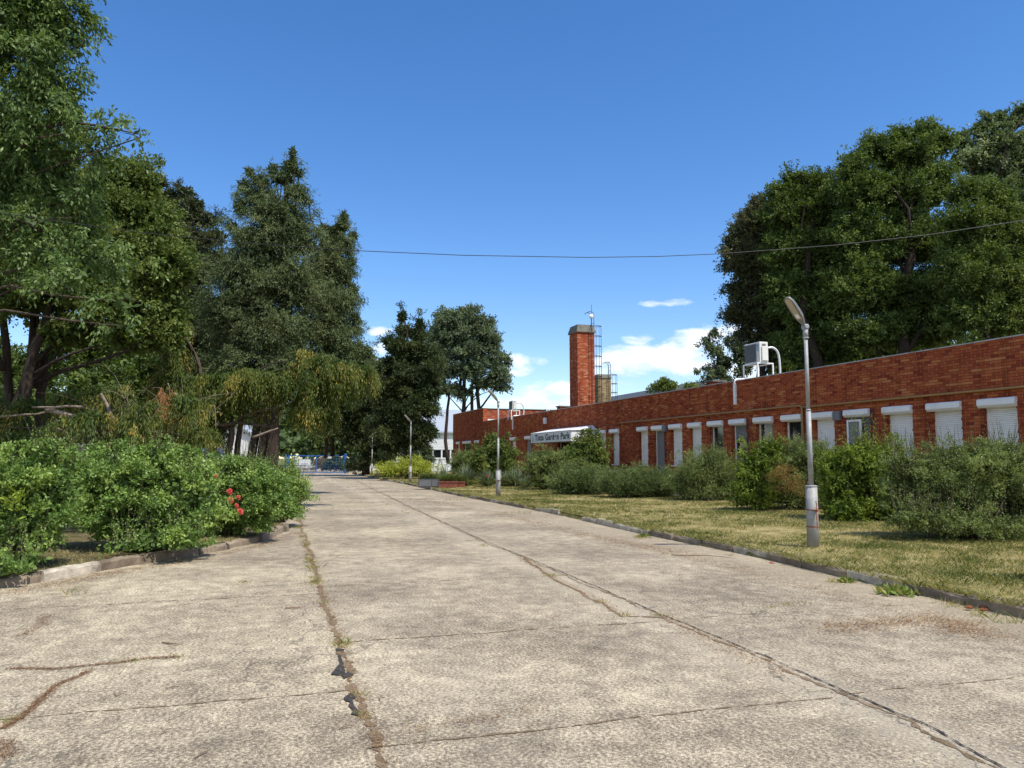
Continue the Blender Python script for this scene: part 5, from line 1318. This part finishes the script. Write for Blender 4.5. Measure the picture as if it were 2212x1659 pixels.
tree('broadleaf_tree', 'yellow green broadleaf tree with dark twin trunks behind the silvery leaves', 'tree', T2, 190000, .105, .062, 'lf_green', tb(30, Y2), P(40, 330, Y2), .22, 'bark_dark',
     nsub=120, tw=.4, sub=.28, per=11, core=.16, trunks=[(P(52, 880, Y2 - .3), P(100, 690, Y2 - .3), .15, .13), (P(100, 690, Y2 - .3), P(150, 560, Y2 - .3), .13, .07), (P(98, 720, Y2 - .3), P(160, 680, Y2 - .5), .06, .04), (P(50, 980, Y2 - .3), P(52, 880, Y2 - .3), .17, .15), (P(8, 980, Y2), P(5, 640, Y2), .14, .1), (P(5, 800, Y2), P(-40, 600, Y2), .09, .05), (P(82, 960, Y2 + 1), P(95, 760, Y2 + 1), .15, .12)])
Y3 = 38.0
T3 = wl([(352, 395, 12, 14), (368, 425, 26, 22), (402, 422, 24, 20), (420, 445, 26, 18), (395, 465, 50, 28), (445, 475, 32, 20), (415, 520, 60, 30), (465, 510, 26, 16), (400, 580, 75, 40), (455, 560, 40, 28), (400, 660, 90, 50), (430, 740, 80, 50), (400, 820, 80, 50)], Y3, kd=.8)
tree('spruce', 'brownish green spruce with broad tiers behind the left trees', 'tree', T3, 105000, .15, .045, 'lf_spruce', tb(400, Y3), P(385, 390, Y3), .25, 'bark_dark', nsub=50, tw=.55, sub=.26, per=13, droop=.1, up=.25, spread=.15, core=.2, flat=.5)
Y4 = 32.0
T4a = wl([(633, 332, 8, 14), (628, 362, 20, 22), (646, 372, 12, 10), (610, 385, 32, 18), (590, 365, 12, 14), (562, 392, 22, 18), (540, 372, 10, 12), (528, 400, 16, 16), (560, 425, 45, 28), (520, 448, 18, 22), (640, 418, 32, 24), (666, 436, 12, 8), (600, 462, 75, 36), (500, 490, 14, 14), (570, 520, 80, 45), (645, 520, 45, 45), (540, 600, 80, 60), (620, 620, 80, 60), (500, 680, 60, 60), (580, 710, 90, 60), (520, 790, 70, 50), (620, 790, 80, 50), (560, 850, 70, 35)], Y4, kd=.9)
tree('cedar', 'tallest pointed conifer of the left group, shaggy dull green', 'tree', T4a, 230000, .115, .030, 'lf_cedar', tb(575, Y4), P(633, 325, Y4), .28, 'bark_dark', nsub=160, tw=.42, sub=.22, per=13, droop=.35, up=.3, spread=.15, core=.2, flat=1.1, ncl=900, spike=.25,
     trunks=[(P(540, 1000, Y4), P(552, 880, Y4), .20, .16), (P(562, 1000, Y4), P(566, 870, Y4), .18, .15), (P(582, 1000, Y4 + .5), P(588, 860, Y4 + .5), .14, .12)])
Y4b = 34.0
T4b = wl([(744, 468, 7, 12), (740, 488, 18, 16), (722, 500, 26, 14), (697, 492, 10, 9), (762, 510, 10, 9), (725, 530, 42, 22), (757, 565, 12, 9), (715, 580, 48, 40), (745, 600, 14, 20), (765, 626, 10, 8), (715, 650, 52, 40), (768, 686, 10, 12), (715, 715, 58, 40), (735, 770, 50, 36), (785, 760, 22, 16), (700, 810, 70, 40), (760, 815, 45, 30)], Y4b, kd=.9)
tree('cedar', 'second tall shaggy conifer, directly right of the tallest pointed one', 'tree', T4b, 140000, .115, .030, 'lf_cedar', tb(560, Y4b), P(744, 465, Y4b), .24, 'bark_dark', nsub=110, tw=.42, sub=.22, per=13, droop=.35, up=.3, spread=.15, core=.2, flat=1.1, ncl=900, spike=.25)
# overhanging yellowing thuja
Y5 = 25.0
T5 = wl([(655, 768, 28, 14), (700, 785, 45, 18), (745, 795, 45, 20), (785, 805, 26, 16), (640, 805, 50, 22), (590, 830, 55, 24), (700, 835, 55, 28), (540, 815, 60, 22), (480, 825, 50, 24), (440, 830, 35, 25), (375, 700, 14, 30), (380, 760, 22, 40), (385, 820, 40, 30), (470, 870, 60, 25), (400, 880, 50, 26), (670, 875, 40, 26), (520, 865, 50, 20), (440, 920, 40, 20), (710, 900, 18, 22)], Y5, kd=1.1)
tree('thuja', 'yellowing thuja whose long branches overhang the driveway', 'tree', T5, 120000, .11, .026, 'lf_thuja', tb(480, Y5), P(380, 680, Y5), .12, 'bark', nsub=90, tw=.42, sub=.3, per=13, droop=.9, up=.0, spread=.05, core=.1, flat=.9, shell=(.2, 1.0),
     trunks=[(P(455, 1000, Y5), P(470, 900, Y5), .13, .10), (P(488, 1000, Y5), P(500, 900, Y5), .12, .09), (P(510, 1000, Y5 + 1), P(522, 880, Y5 + 1), .11, .08), (P(600, 925, Y5), P(460, 915, Y5 - .5), .03, .07)])
Y6 = 16.5
T6 = wl([(200, 905, 40, 20, -1.6), (280, 915, 36, 20, -1.6), (150, 915, 40, 18, -1.7), (230, 965, 50, 22, -1.8), (310, 880, 40, 16, -1.4), (400, 870, 40, 20, -1), (60, 880, 60, 20), (20, 920, 60, 30), (170, 858, 42, 22), (225, 850, 34, 18), (265, 845, 30, 16), (130, 880, 40, 20), (300, 905, 50, 26), (360, 900, 50, 30), (250, 940, 30, 20, .6), (350, 950, 60, 30, .5), (95, 960, 40, 40, -.6), (30, 960, 40, 36, -.6), (120, 1010, 34, 34, -.6), (60, 1030, 60, 34, -.6), (420, 940, 40, 24), (-60, 920, 60, 60)], Y6, kd=.9)
tree('thuja', 'low storm broken thuja with yellow patches and bare limbs behind the rose bushes', 'tree', T6, 120000, .085, .018, 'lf_thuja', tb(330, Y6), P(290, 900, Y6), .11, 'bark', nsub=90, tw=.34, sub=.3, per=13, droop=.9, up=.0, spread=.05, core=.07, flat=.9, shell=(.2, 1.0))
# fallen bare branches
br = MB()
for (x0, y0, x1, y1, r0_, r1_, dy) in [(100, 885, 260, 938, .05, .06, -1.2), (340, 1050, 255, 930, .10, .06, -1.2), (255, 930, 218, 850, .05, .025, -1.2), (120, 925, 250, 975, .02, .035, -1.5), (255, 938, 150, 930, .03, .01, -1.3), (280, 900, 215, 928, .015, .02, -1.3), (250, 940, 330, 895, .02, .006, -1.3), (245, 975, 300, 1010, .035, .05, -1.4), (70, 880, 180, 880, .02, .03, -1.3), (380, 850, 390, 900, .03, .015, -.8), (0, 900, 140, 890, .02, .02, -1.2)]:
    pts = bent(P(x0, y0, Y6 + dy), P(x1, y1, Y6 + dy), .03, 7); br.tube(pts, [r0_ + (r1_ - r0_) * i / 6 for i in range(7)], 7)
bo = br.build('broken_branch', M['bark_pale']); tag(bo, 'thick pale broken limbs lying in the low thuja behind the rose bushes', 'branch')
br = MB()
for i in range(80):
    c0 = P(random.uniform(190, 300), random.uniform(900, 950), Y6 - 1.3 + random.uniform(-.3, .3)) if i < 70 else P(random.uniform(340, 480), random.uniform(840, 930), Y6 + random.uniform(-1, 1))
    dd = rng.normal(size=3) * np.array([.5, .2, .35]); dd[2] += .05
    br.tube(bent(c0, c0 + dd, .15, 5), [.008, .007, .005, .004, .002], 4, cap=False)
b2_ = MB(); b2_.tube(bent(P(600, 925, Y6 + 6), P(545, 945, Y6 + 6), .03, 7), [.02, .024, .028, .03, .034, .037, .04], 7)
tag(b2_.build('bare_branch', M['bark_pale']), 'single pale bare branch poking out right of the low thuja', 'branch')
bo = br.build('bare_twigs', M['bark_pale']); tag(bo, 'tangle of thin pale bare twigs around the broken limbs', 'twigs', kind='stuff')
# dead orange spray
lo_ = wl([(360, 848, 7, 12), (364, 866, 5, 10)], Y6 - 1.0, kd=1); Q, v, _ = foliage(lo_, 700, .06, .012, tw=.22, sub=.4, droop=1.2, per=10, core=0, up=0)
c_ = P(362, 838, Y6 - 1.0); db = thing('dead_branch', 'hanging dead orange thuja spray among the green branches', 'dead branch', tuple(c_))
quads_object('foliage', Q - c_, v, M['lf_orange'], db)
m_ = MB(); m_.tube(bent((0, 0, .1), P(364, 875, Y6 - 1.0) - c_, .08, 6), [.012, .011, .009, .007, .005, .003], 5); m_.build('stem', M['bark_pale'], db)

# dark conifers beyond
Y7 = 60.0
T7 = wl([(869, 684, 8, 18), (872, 715, 20, 18), (906, 698, 8, 14), (903, 725, 20, 20), (840, 738, 14, 9), (860, 752, 34, 22), (905, 765, 38, 28), (845, 790, 40, 24), (890, 810, 55, 30), (850, 840, 50, 30), (915, 850, 45, 26), (870, 880, 55, 28), (925, 885, 28, 18), (850, 920, 48, 30), (905, 925, 42, 22), (840, 955, 34, 24), (885, 955, 28, 18), (930, 935, 18, 12)], Y7, kd=.9)
tree('dark_conifer', 'dark layered conifer standing in front of the white hall', 'tree', T7, 120000, .22, .06, 'lf_darkcon', tb(873, Y7), P(869, 672, Y7), .28, 'bark_dark', nsub=60, tw=.75, sub=.26, per=13, droop=.15, up=.3, spread=.1, core=.25, flat=.5)
Y9 = 70.0
T9 = wl([(795, 775, 18, 14), (800, 800, 36, 24), (760, 830, 60, 30), (800, 850, 45, 34), (700, 870, 50, 26), (760, 880, 55, 32), (670, 905, 36, 20), (810, 905, 40, 36), (740, 925, 45, 22), (790, 950, 45, 30), (815, 985, 36, 26)], Y9, kd=.9)
tree('dark_conifer', 'dark tree mass behind the farthest lamp, right of the gate', 'tree', T9, 110000, .24, .08, 'lf_darkcon', tb(790, Y9), P(790, 790, Y9), .3, 'bark_dark', nsub=60, tw=.7, sub=.28, per=12, droop=.2, up=.3, core=.3, flat=.7,
     trunks=[(P(702, 990, Y9), P(706, 900, Y9), .16, .12), (P(718, 985, Y9 + 2), P(724, 890, Y9 + 2), .22, .16), (P(735, 985, Y9 + 2), P(748, 880, Y9 + 2), .15, .1)])
Y8 = 80.0
T8 = wl([(975, 690, 36, 24), (1010, 690, 32, 24), (945, 715, 22, 20), (1045, 715, 30, 26), (985, 730, 50, 28), (1055, 745, 26, 24), (950, 760, 36, 26), (1015, 765, 50, 24), (1070, 785, 24, 20), (955, 800, 34, 22), (1020, 800, 40, 20), (1075, 815, 26, 20), (1085, 838, 20, 12), (1040, 830, 30, 14), (965, 840, 26, 16), (1000, 850, 22, 12)], Y8, kd=.9)
tree('round_tree', 'rounded multi stemmed tree rising behind the far end of the brick building', 'tree', T8, 80000, .22, .12, 'lf_round', tb(1005, Y8), P(1000, 720, Y8), .26, 'bark_dark', nsub=150, tw=.6, sub=.28, per=9, core=.08, flat=.8, shell=(.35, 1.1), ncl=420,
     trunks=[(P(1000, 1000, Y8), P(1004, 800, Y8), .26, .17), (P(1012, 1000, Y8), P(1018, 830, Y8), .22, .15), (P(1030, 1000, Y8), P(1030, 790, Y8), .24, .16), (P(968, 1000, Y8), P(970, 860, Y8), .2, .13), (P(970, 860, Y8), P(950, 800, Y8), .13, .05), (P(1035, 885, Y8), P(1078, 830, Y8), .11, .06)])

# ================================================================== TREES ON THE RIGHT (behind the building)
YA = 37.0
TA = wl([(1650, 455, 32, 28), (1625, 490, 36, 32), (1595, 520, 24, 26), (1660, 520, 50, 40), (1610, 560, 45, 40), (1660, 600, 45, 45), (1600, 630, 32, 26), (1590, 680, 30, 22), (1640, 680, 45, 36), (1650, 735, 40, 24), (1610, 720, 22, 14), (1690, 700, 40, 60), (1655, 770, 34, 14)], YA, kd=.9)
tree('bronze_tree', 'bronze tinged leftmost tree of the row behind the building', 'tree', TA, 117000, 0.115, 0.070, 'lf_purple', tb(1650, YA, 0), P(1655, 450, YA), .28, 'bark_dark', 'trees behind the brick building', nsub=90, tw=.42, sub=.19, per=9, core=.26, flat=.7, ncl=900)
YB = 35.0
TB = wl([(1722, 390, 34, 24), (1685, 425, 32, 32), (1700, 460, 50, 40), (1770, 400, 42, 28), (1760, 460, 60, 50), (1710, 540, 55, 60), (1780, 560, 60, 70), (1720, 640, 60, 60), (1780, 690, 60, 60), (1730, 750, 60, 40), (1790, 760, 50, 30)], YB, kd=.9)
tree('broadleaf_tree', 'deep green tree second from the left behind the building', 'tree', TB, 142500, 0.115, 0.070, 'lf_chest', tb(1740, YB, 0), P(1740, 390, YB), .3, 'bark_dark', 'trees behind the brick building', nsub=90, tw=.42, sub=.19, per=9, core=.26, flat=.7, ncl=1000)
YC = 33.0
TC = wl([(1845, 362, 36, 36), (1895, 320, 42, 32), (1950, 295, 34, 22), (2005, 285, 32, 22), (2030, 310, 28, 28), (1960, 340, 70, 40), (1860, 420, 60, 50), (1940, 420, 70, 50), (2010, 400, 50, 60), (1850, 510, 60, 60), (1930, 520, 70, 60), (2010, 520, 60, 60), (1860, 620, 70, 60), (1950, 640, 70, 60), (2020, 640, 60, 60), (1880, 720, 80, 40), (1990, 720, 80, 35)], YC, kd=.9)
tree('broadleaf_tree', 'highest rounded green tree in the middle of the row behind the building', 'tree', TC, 232500, 0.111, 0.066, 'lf_chest', tb(1930, YC, 0), P(1970, 290, YC), .36, 'bark_dark', 'trees behind the brick building', nsub=130, tw=.42, sub=.19, per=9, core=.26, flat=.7, ncl=1500)
YD = 30.0
TD = wl([(2085, 420, 40, 30), (2130, 415, 40, 26), (2160, 440, 40, 30), (2090, 490, 55, 50), (2160, 510, 60, 55), (2100, 590, 70, 60), (2180, 610, 60, 60), (2090, 680, 60, 40), (2170, 690, 70, 45), (2260, 600, 70, 120)], YD, kd=.9)
tree('broadleaf_tree', 'lighter green tree in front of the pale topped one at the right', 'tree', TD, 150000, 0.107, 0.061, 'lf_green', tb(2140, YD, 0), P(2130, 430, YD), .3, 'bark_dark', 'trees behind the brick building', nsub=90, tw=.42, sub=.2, per=9, core=.26, flat=.7, vbase=-.15, ncl=1000)
YE = 44.0
TE = wl([(2075, 305, 28, 20), (2120, 280, 24, 20), (2150, 258, 28, 20), (2190, 265, 24, 18), (2210, 240, 20, 16), (2150, 310, 55, 35), (2090, 345, 40, 30), (2200, 330, 50, 50), (2150, 370, 60, 40), (2210, 430, 60, 60), (2290, 330, 70, 110), (2250, 540, 60, 90)], YE, kd=.9)
tree('linden', 'pale blossoming linden showing its whitish top at the far right', 'tree', TE, 80000, .18, .10, 'lf_lime', tb(2170, YE, 0), P(2160, 260, YE), .34, 'bark_dark', 'trees behind the brick building', nsub=90, tw=.55, sub=.27, per=9, core=.2, flat=.7)
YF = 46.0
TF = wl([(1532, 733, 12, 11), (1552, 725, 10, 8), (1540, 755, 16, 12), (1520, 750, 12, 8), (1565, 745, 14, 12), (1585, 730, 12, 10), (1530, 785, 16, 11), (1560, 790, 22, 13), (1595, 765, 16, 14), (1515, 812, 14, 9), (1585, 805, 28, 12), (1560, 820, 26, 10), (1605, 790, 16, 20)], YF, kd=.9, dmin=.25)
tree('small_tree', 'small thin dark tree over the roof left of the air conditioner', 'tree', TF, 15000, .15, .085, 'lf_round', tb(1550, YF, 0), P(1550, 740, YF), .10, 'bark_dark', None, nsub=90, tw=.4, sub=.36, per=8, core=.0, flat=.8, shell=(.2, 1.02))
YR = 44.0
TR = wl([(1430, 832, 16, 8), (1445, 838, 14, 8), (1415, 842, 10, 5), (1495, 838, 20, 7)], YR, kd=.9, dmin=.25)
tree('roof_sapling', 'sapling tops just showing over the middle of the parapet', 'tree', TR, 5000, .12, .07, 'lf_mid', tb(1440, YR, 0), P(1437, 830, YR), .05, 'bark', None, nsub=40, tw=.35, sub=.36, per=8, core=0, shell=(.2, 1.02))

# ================================================================== UNDERGROWTH BEHIND THE BUILDING, FAR WOOD
lob = []
for i in range(24):
    x_ = 1660 + i * 26 + random.uniform(-10, 10); Yf = random.uniform(38, 42); lob += wl([(x_, random.uniform(740, 790), random.uniform(26, 40), random.uniform(34, 50))], Yf, kd=.7)
Q, v, _ = foliage(lob, 60000, .16, .10, tw=.5, sub=.4, per=9, core=.4, nsub=700)
fo = quads_object('undergrowth_foliage', Q, v, M['lf_chest']); tag(fo, 'dark undergrowth beneath the tree row behind the brick building', 'undergrowth', kind='stuff')
fw = []
lob = []
for i in range(150):
    x_ = random.uniform(-500, 900); Yf = random.uniform(150, 190); yt = 900 + 25 * math.sin(x_ * .02) + random.uniform(-14, 30)
    lob += wl([(x_, (yt + 980) / 2, random.uniform(22, 40), (985 - yt) / 2)], Yf, kd=.6)
for i in range(90): lob += wl([(random.uniform(-500, 900), random.uniform(950, 972), random.uniform(22, 36), 24)], random.uniform(140, 150), kd=.6)
Q, v, _ = foliage(lob, 150000, .9, .6, tw=1.2, sub=.6, per=6, core=.5, low_cut=-.05, nsub=4500)
fo = quads_object('forest', Q, v, M['lf_wood']); tag(fo, 'distant mixed green wood beyond the gate', 'wood', kind='stuff')
# conifers left behind the shed (dark fill between trunks)
lob = []
for i in range(26):
    x_ = -250 + i * 28 + random.uniform(-12, 12); Yf = random.uniform(44, 54); lob += wl([(x_, random.uniform(700, 830), random.uniform(30, 45), random.uniform(45, 80))], Yf, kd=.7)
for i in range(24):
    x_ = -200 + i * 27 + random.uniform(-12, 12); Yf = random.uniform(42, 50); lob += wl([(x_, random.uniform(850, 915), random.uniform(24, 36), random.uniform(24, 38))], Yf, kd=.7)
lob += wl([(230, 830, 50, 34), (290, 840, 44, 34), (330, 800, 40, 36), (180, 850, 44, 30), (255, 880, 60, 26)], 34, kd=.7)
Q, v, _ = foliage(lob, 130000, .20, .12, tw=.6, sub=.45, per=9, core=.35, nsub=1500)
fo = quads_object('hedgerow_foliage', Q, v, M['lf_chest']); tag(fo, 'dense dark foliage closing the view behind the left trees', 'undergrowth', kind='stuff')
# bushes beyond gate
shrub('reddish_bush', 'rounded reddish bush beyond the middle of the gate', 'bush', wl([(693, 1000, 9, 7), (700, 1002, 7, 5)], 94.0, kd=.9), 2500, .2, .12, 'lf_red', (P(695, 1005, 94)[0], 94, 0), None, tw=.4, sub=.4, per=8, core=.4, nstem=6)
shrub('green_bush', 'dark green bush beyond the right half of the gate', 'bush', wl([(722, 998, 16, 12), (735, 1004, 12, 9), (708, 1006, 10, 8)], 92.0, kd=.9), 8000, .2, .1, 'lf_chest', (P(722, 1005, 92)[0], 92, 0), None, tw=.4, sub=.35, per=8, core=.4, nstem=6)

# ================================================================== GARDEN SWING AND PARASOL BEHIND THE ROSES
YSW = 21.0
sw = thing('garden_swing', 'garden swing with bright blue tubular frame and white seat behind the roses', 'garden swing', (P(390, 1000, YSW)[0], YSW, .17))
def wx(x): return P(x, 980, YSW)[0] - sw.location[0]
def wz(y): return P(390, y, YSW)[2] - .17
m_ = MB(); yb_ = 1.1; r_ = .035; zt_ = wz(971)
m_.tube([(wx(349), .5, zt_), (wx(428), .5, zt_)], r_, 8)
for xx, s_ in ((wx(352), -1), (wx(424), 1)):
    m_.tube([(xx + .12 * s_, 0, 0), (xx, .42, zt_ - .12), (xx, .5, zt_)], r_, 8); m_.tube([(xx + .12 * s_, 1.0, 0), (xx, .58, zt_ - .12), (xx, .5, zt_)], r_, 8)
m_.build('frame', M['bluepaint'], sw)
m_ = MB(); m_.box((wx(366), .3, .48), (wx(408), .8, .56)); m_.build('seat', M['whitepaint'], sw, .02)
m_ = MB(); m_.box((wx(366), .78, .60), (wx(408), .86, 1.05)); m_.build('backrest', M['whitepaint'], sw, .02)
m_ = MB()
for xx in (wx(368), wx(406)): m_.tube([(xx, .5, .56), (xx, .5, zt_)], .012, 5)
m_.build('hanger', M['galv'], sw)
YU = 22.0
um = thing('folded_parasol', 'folded dark blue parasol standing behind the rose bushes', 'parasol', (P(472, 1000, YU)[0], YU, .17))
def uz(y): return P(472, y, YU)[2] - .17
m_ = MB(); m_.tube([(0, 0, 0), (0, 0, uz(966))], .02, 7); m_.build('pole', M['galv'], um)
m_ = MB(); n = 14; vs = []; rows = [(uz(968), .04), (uz(975), .12), (uz(990), .19), (uz(1003), .22)]
for z_, r_ in rows:
    for j in range(n): a = 2 * math.pi * j / n; q = r_ * (1 if j % 2 else .55); vs.append((math.cos(a) * q, math.sin(a) * q, z_ - (.08 if j % 2 and r_ > .2 else 0)))
m_.add(vs, [(i * n + j, i * n + (j + 1) % n, (i + 1) * n + (j + 1) % n, (i + 1) * n + j) for i in range(3) for j in range(n)] + [tuple(range(n))]); m_.build('canopy', M['darkblue'], um)

# ================================================================== WORLD, SUN
SUN_EL = R(58); sd = unit(np.array([.74, -.67])); 
sdir = np.array([sd[0] * math.cos(SUN_EL), sd[1] * math.cos(SUN_EL), math.sin(SUN_EL)])
w = bpy.data.worlds.new('World'); sc.world = w; w.use_nodes = True
nt = w.node_tree; nt.nodes.clear(); k = NT(nt)
wo_ = k.new('ShaderNodeOutputWorld'); bg = k.new('ShaderNodeBackground'); nt.links.new(bg.outputs[0], wo_.inputs[0])
sky = k.new('ShaderNodeTexSky'); sky.sky_type = 'NISHITA'; sky.sun_disc = False; sky.sun_elevation = SUN_EL
sky.sun_rotation = math.atan2(sdir[0], sdir[1]); sky.altitude = 100; sky.air_density = 1.0; sky.dust_density = .12; sky.ozone_density = 2.2
tc = k.new('ShaderNodeTexCoord'); sp_ = k.new('ShaderNodeSeparateXYZ'); k.put(sp_.inputs[0], tc.outputs['Generated'])
az = k.math('ARCTAN2', sp_.outputs[0], sp_.outputs[1]); el = k.math('ARCSINE', sp_.outputs[2])
def adir(x, y): d = ray(x, y); d = d / np.linalg.norm(d); return math.atan2(d[0], d[1]), math.asin(d[2])
mask = None
for (x, y, rx, ry, amp) in [(1420, 770, 120, 26, 1), (1350, 790, 75, 32, 1.0), (1520, 735, 95, 26, .9), (1440, 655, 44, 7, .62), (1340, 825, 60, 14, .8), (1190, 842, 62, 18, .9), (1115, 790, 48, 20, .85), (1160, 780, 20, 10, .6), (815, 716, 30, 9, .8), (830, 755, 34, 12, .8), (1140, 870, 110, 12, .8), (1590, 780, 70, 40, .8), (1390, 735, 40, 14, .6), (1470, 790, 90, 20, .8), (1400, 865, 120, 10, .5), (700, 870, 160, 14, .6), (1100, 905, 60, 12, .7)]:
    a0, e0 = adir(x, y); wa, we = rx / FPX * 1.15, ry / FPX * 1.25
    dx = k.math('DIVIDE', k.math('SUBTRACT', az, a0), wa); dy = k.math('DIVIDE', k.math('SUBTRACT', el, e0), we)
    r2 = k.math('ADD', k.math('MULTIPLY', dx, dx), k.math('MULTIPLY', dy, dy))
    m1 = k.math('MULTIPLY', k.math('SUBTRACT', 1.0, r2), amp)
    mask = m1 if mask is None else k.math('MAXIMUM', mask, m1)
cv = k.new('ShaderNodeCombineXYZ'); k.put(cv.inputs[0], az); k.put(cv.inputs[1], k.math('MULTIPLY', el, 2.2))
n1 = k.noise(cv.outputs[0], 16, 9, .62, .3); n2 = k.noise(cv.outputs[0], 50, 7, .6)
cm_ = k.math('ADD', k.math('MAXIMUM', mask, -1.0), k.math('MULTIPLY', k.math('SUBTRACT', n1, .505), 4.4))
cm_ = k.ramp(cm_, [(.0, (0, 0, 0)), (.45, (.45, .45, .45)), (1.0, (1, 1, 1))])
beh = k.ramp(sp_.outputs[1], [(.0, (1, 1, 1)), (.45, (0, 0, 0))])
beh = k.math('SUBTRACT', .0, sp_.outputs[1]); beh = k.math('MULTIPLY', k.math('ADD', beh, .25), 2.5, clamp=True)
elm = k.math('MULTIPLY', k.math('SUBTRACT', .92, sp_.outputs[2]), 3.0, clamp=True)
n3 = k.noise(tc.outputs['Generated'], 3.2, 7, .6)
c3 = k.math('MULTIPLY', k.math('MULTIPLY', beh, elm), k.math('MULTIPLY', k.math('SUBTRACT', n3, .43), 7.0, clamp=True))  # unseen clouds behind the view, added to lift light on the shaded facade
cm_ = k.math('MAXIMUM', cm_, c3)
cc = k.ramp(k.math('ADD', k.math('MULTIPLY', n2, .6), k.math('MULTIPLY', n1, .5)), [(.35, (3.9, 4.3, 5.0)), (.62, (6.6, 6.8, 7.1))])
hsv = k.new('ShaderNodeHueSaturation'); hsv.inputs['Saturation'].default_value = 1.28; hsv.inputs['Value'].default_value = 1.0; k.put(hsv.inputs['Color'], sky.outputs[0])
tint = k.mix(1.0, hsv.outputs[0], (.905, .87, .955), 'MULTIPLY')
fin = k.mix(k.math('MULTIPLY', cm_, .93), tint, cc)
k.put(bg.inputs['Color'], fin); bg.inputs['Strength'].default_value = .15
sl = bpy.data.lights.new('sun', 'SUN'); so = bpy.data.objects.new('sun', sl); col.objects.link(so)
sl.energy = 4.2; sl.angle = R(.53); sl.color = (1, .955, .88)
so.rotation_euler = Vector(sdir).to_track_quat('Z', 'Y').to_euler(); so.location = (0, 0, 60)
sc.view_settings.view_transform = 'Standard'; sc.view_settings.look = 'None'; sc.view_settings.exposure = 0.42; sc.view_settings.gamma = 1
sc.cycles.max_bounces = 6; sc.cycles.diffuse_bounces = 3; sc.cycles.transmission_bounces = 4; sc.cycles.glossy_bounces = 2
sc.cycles.use_denoising = True
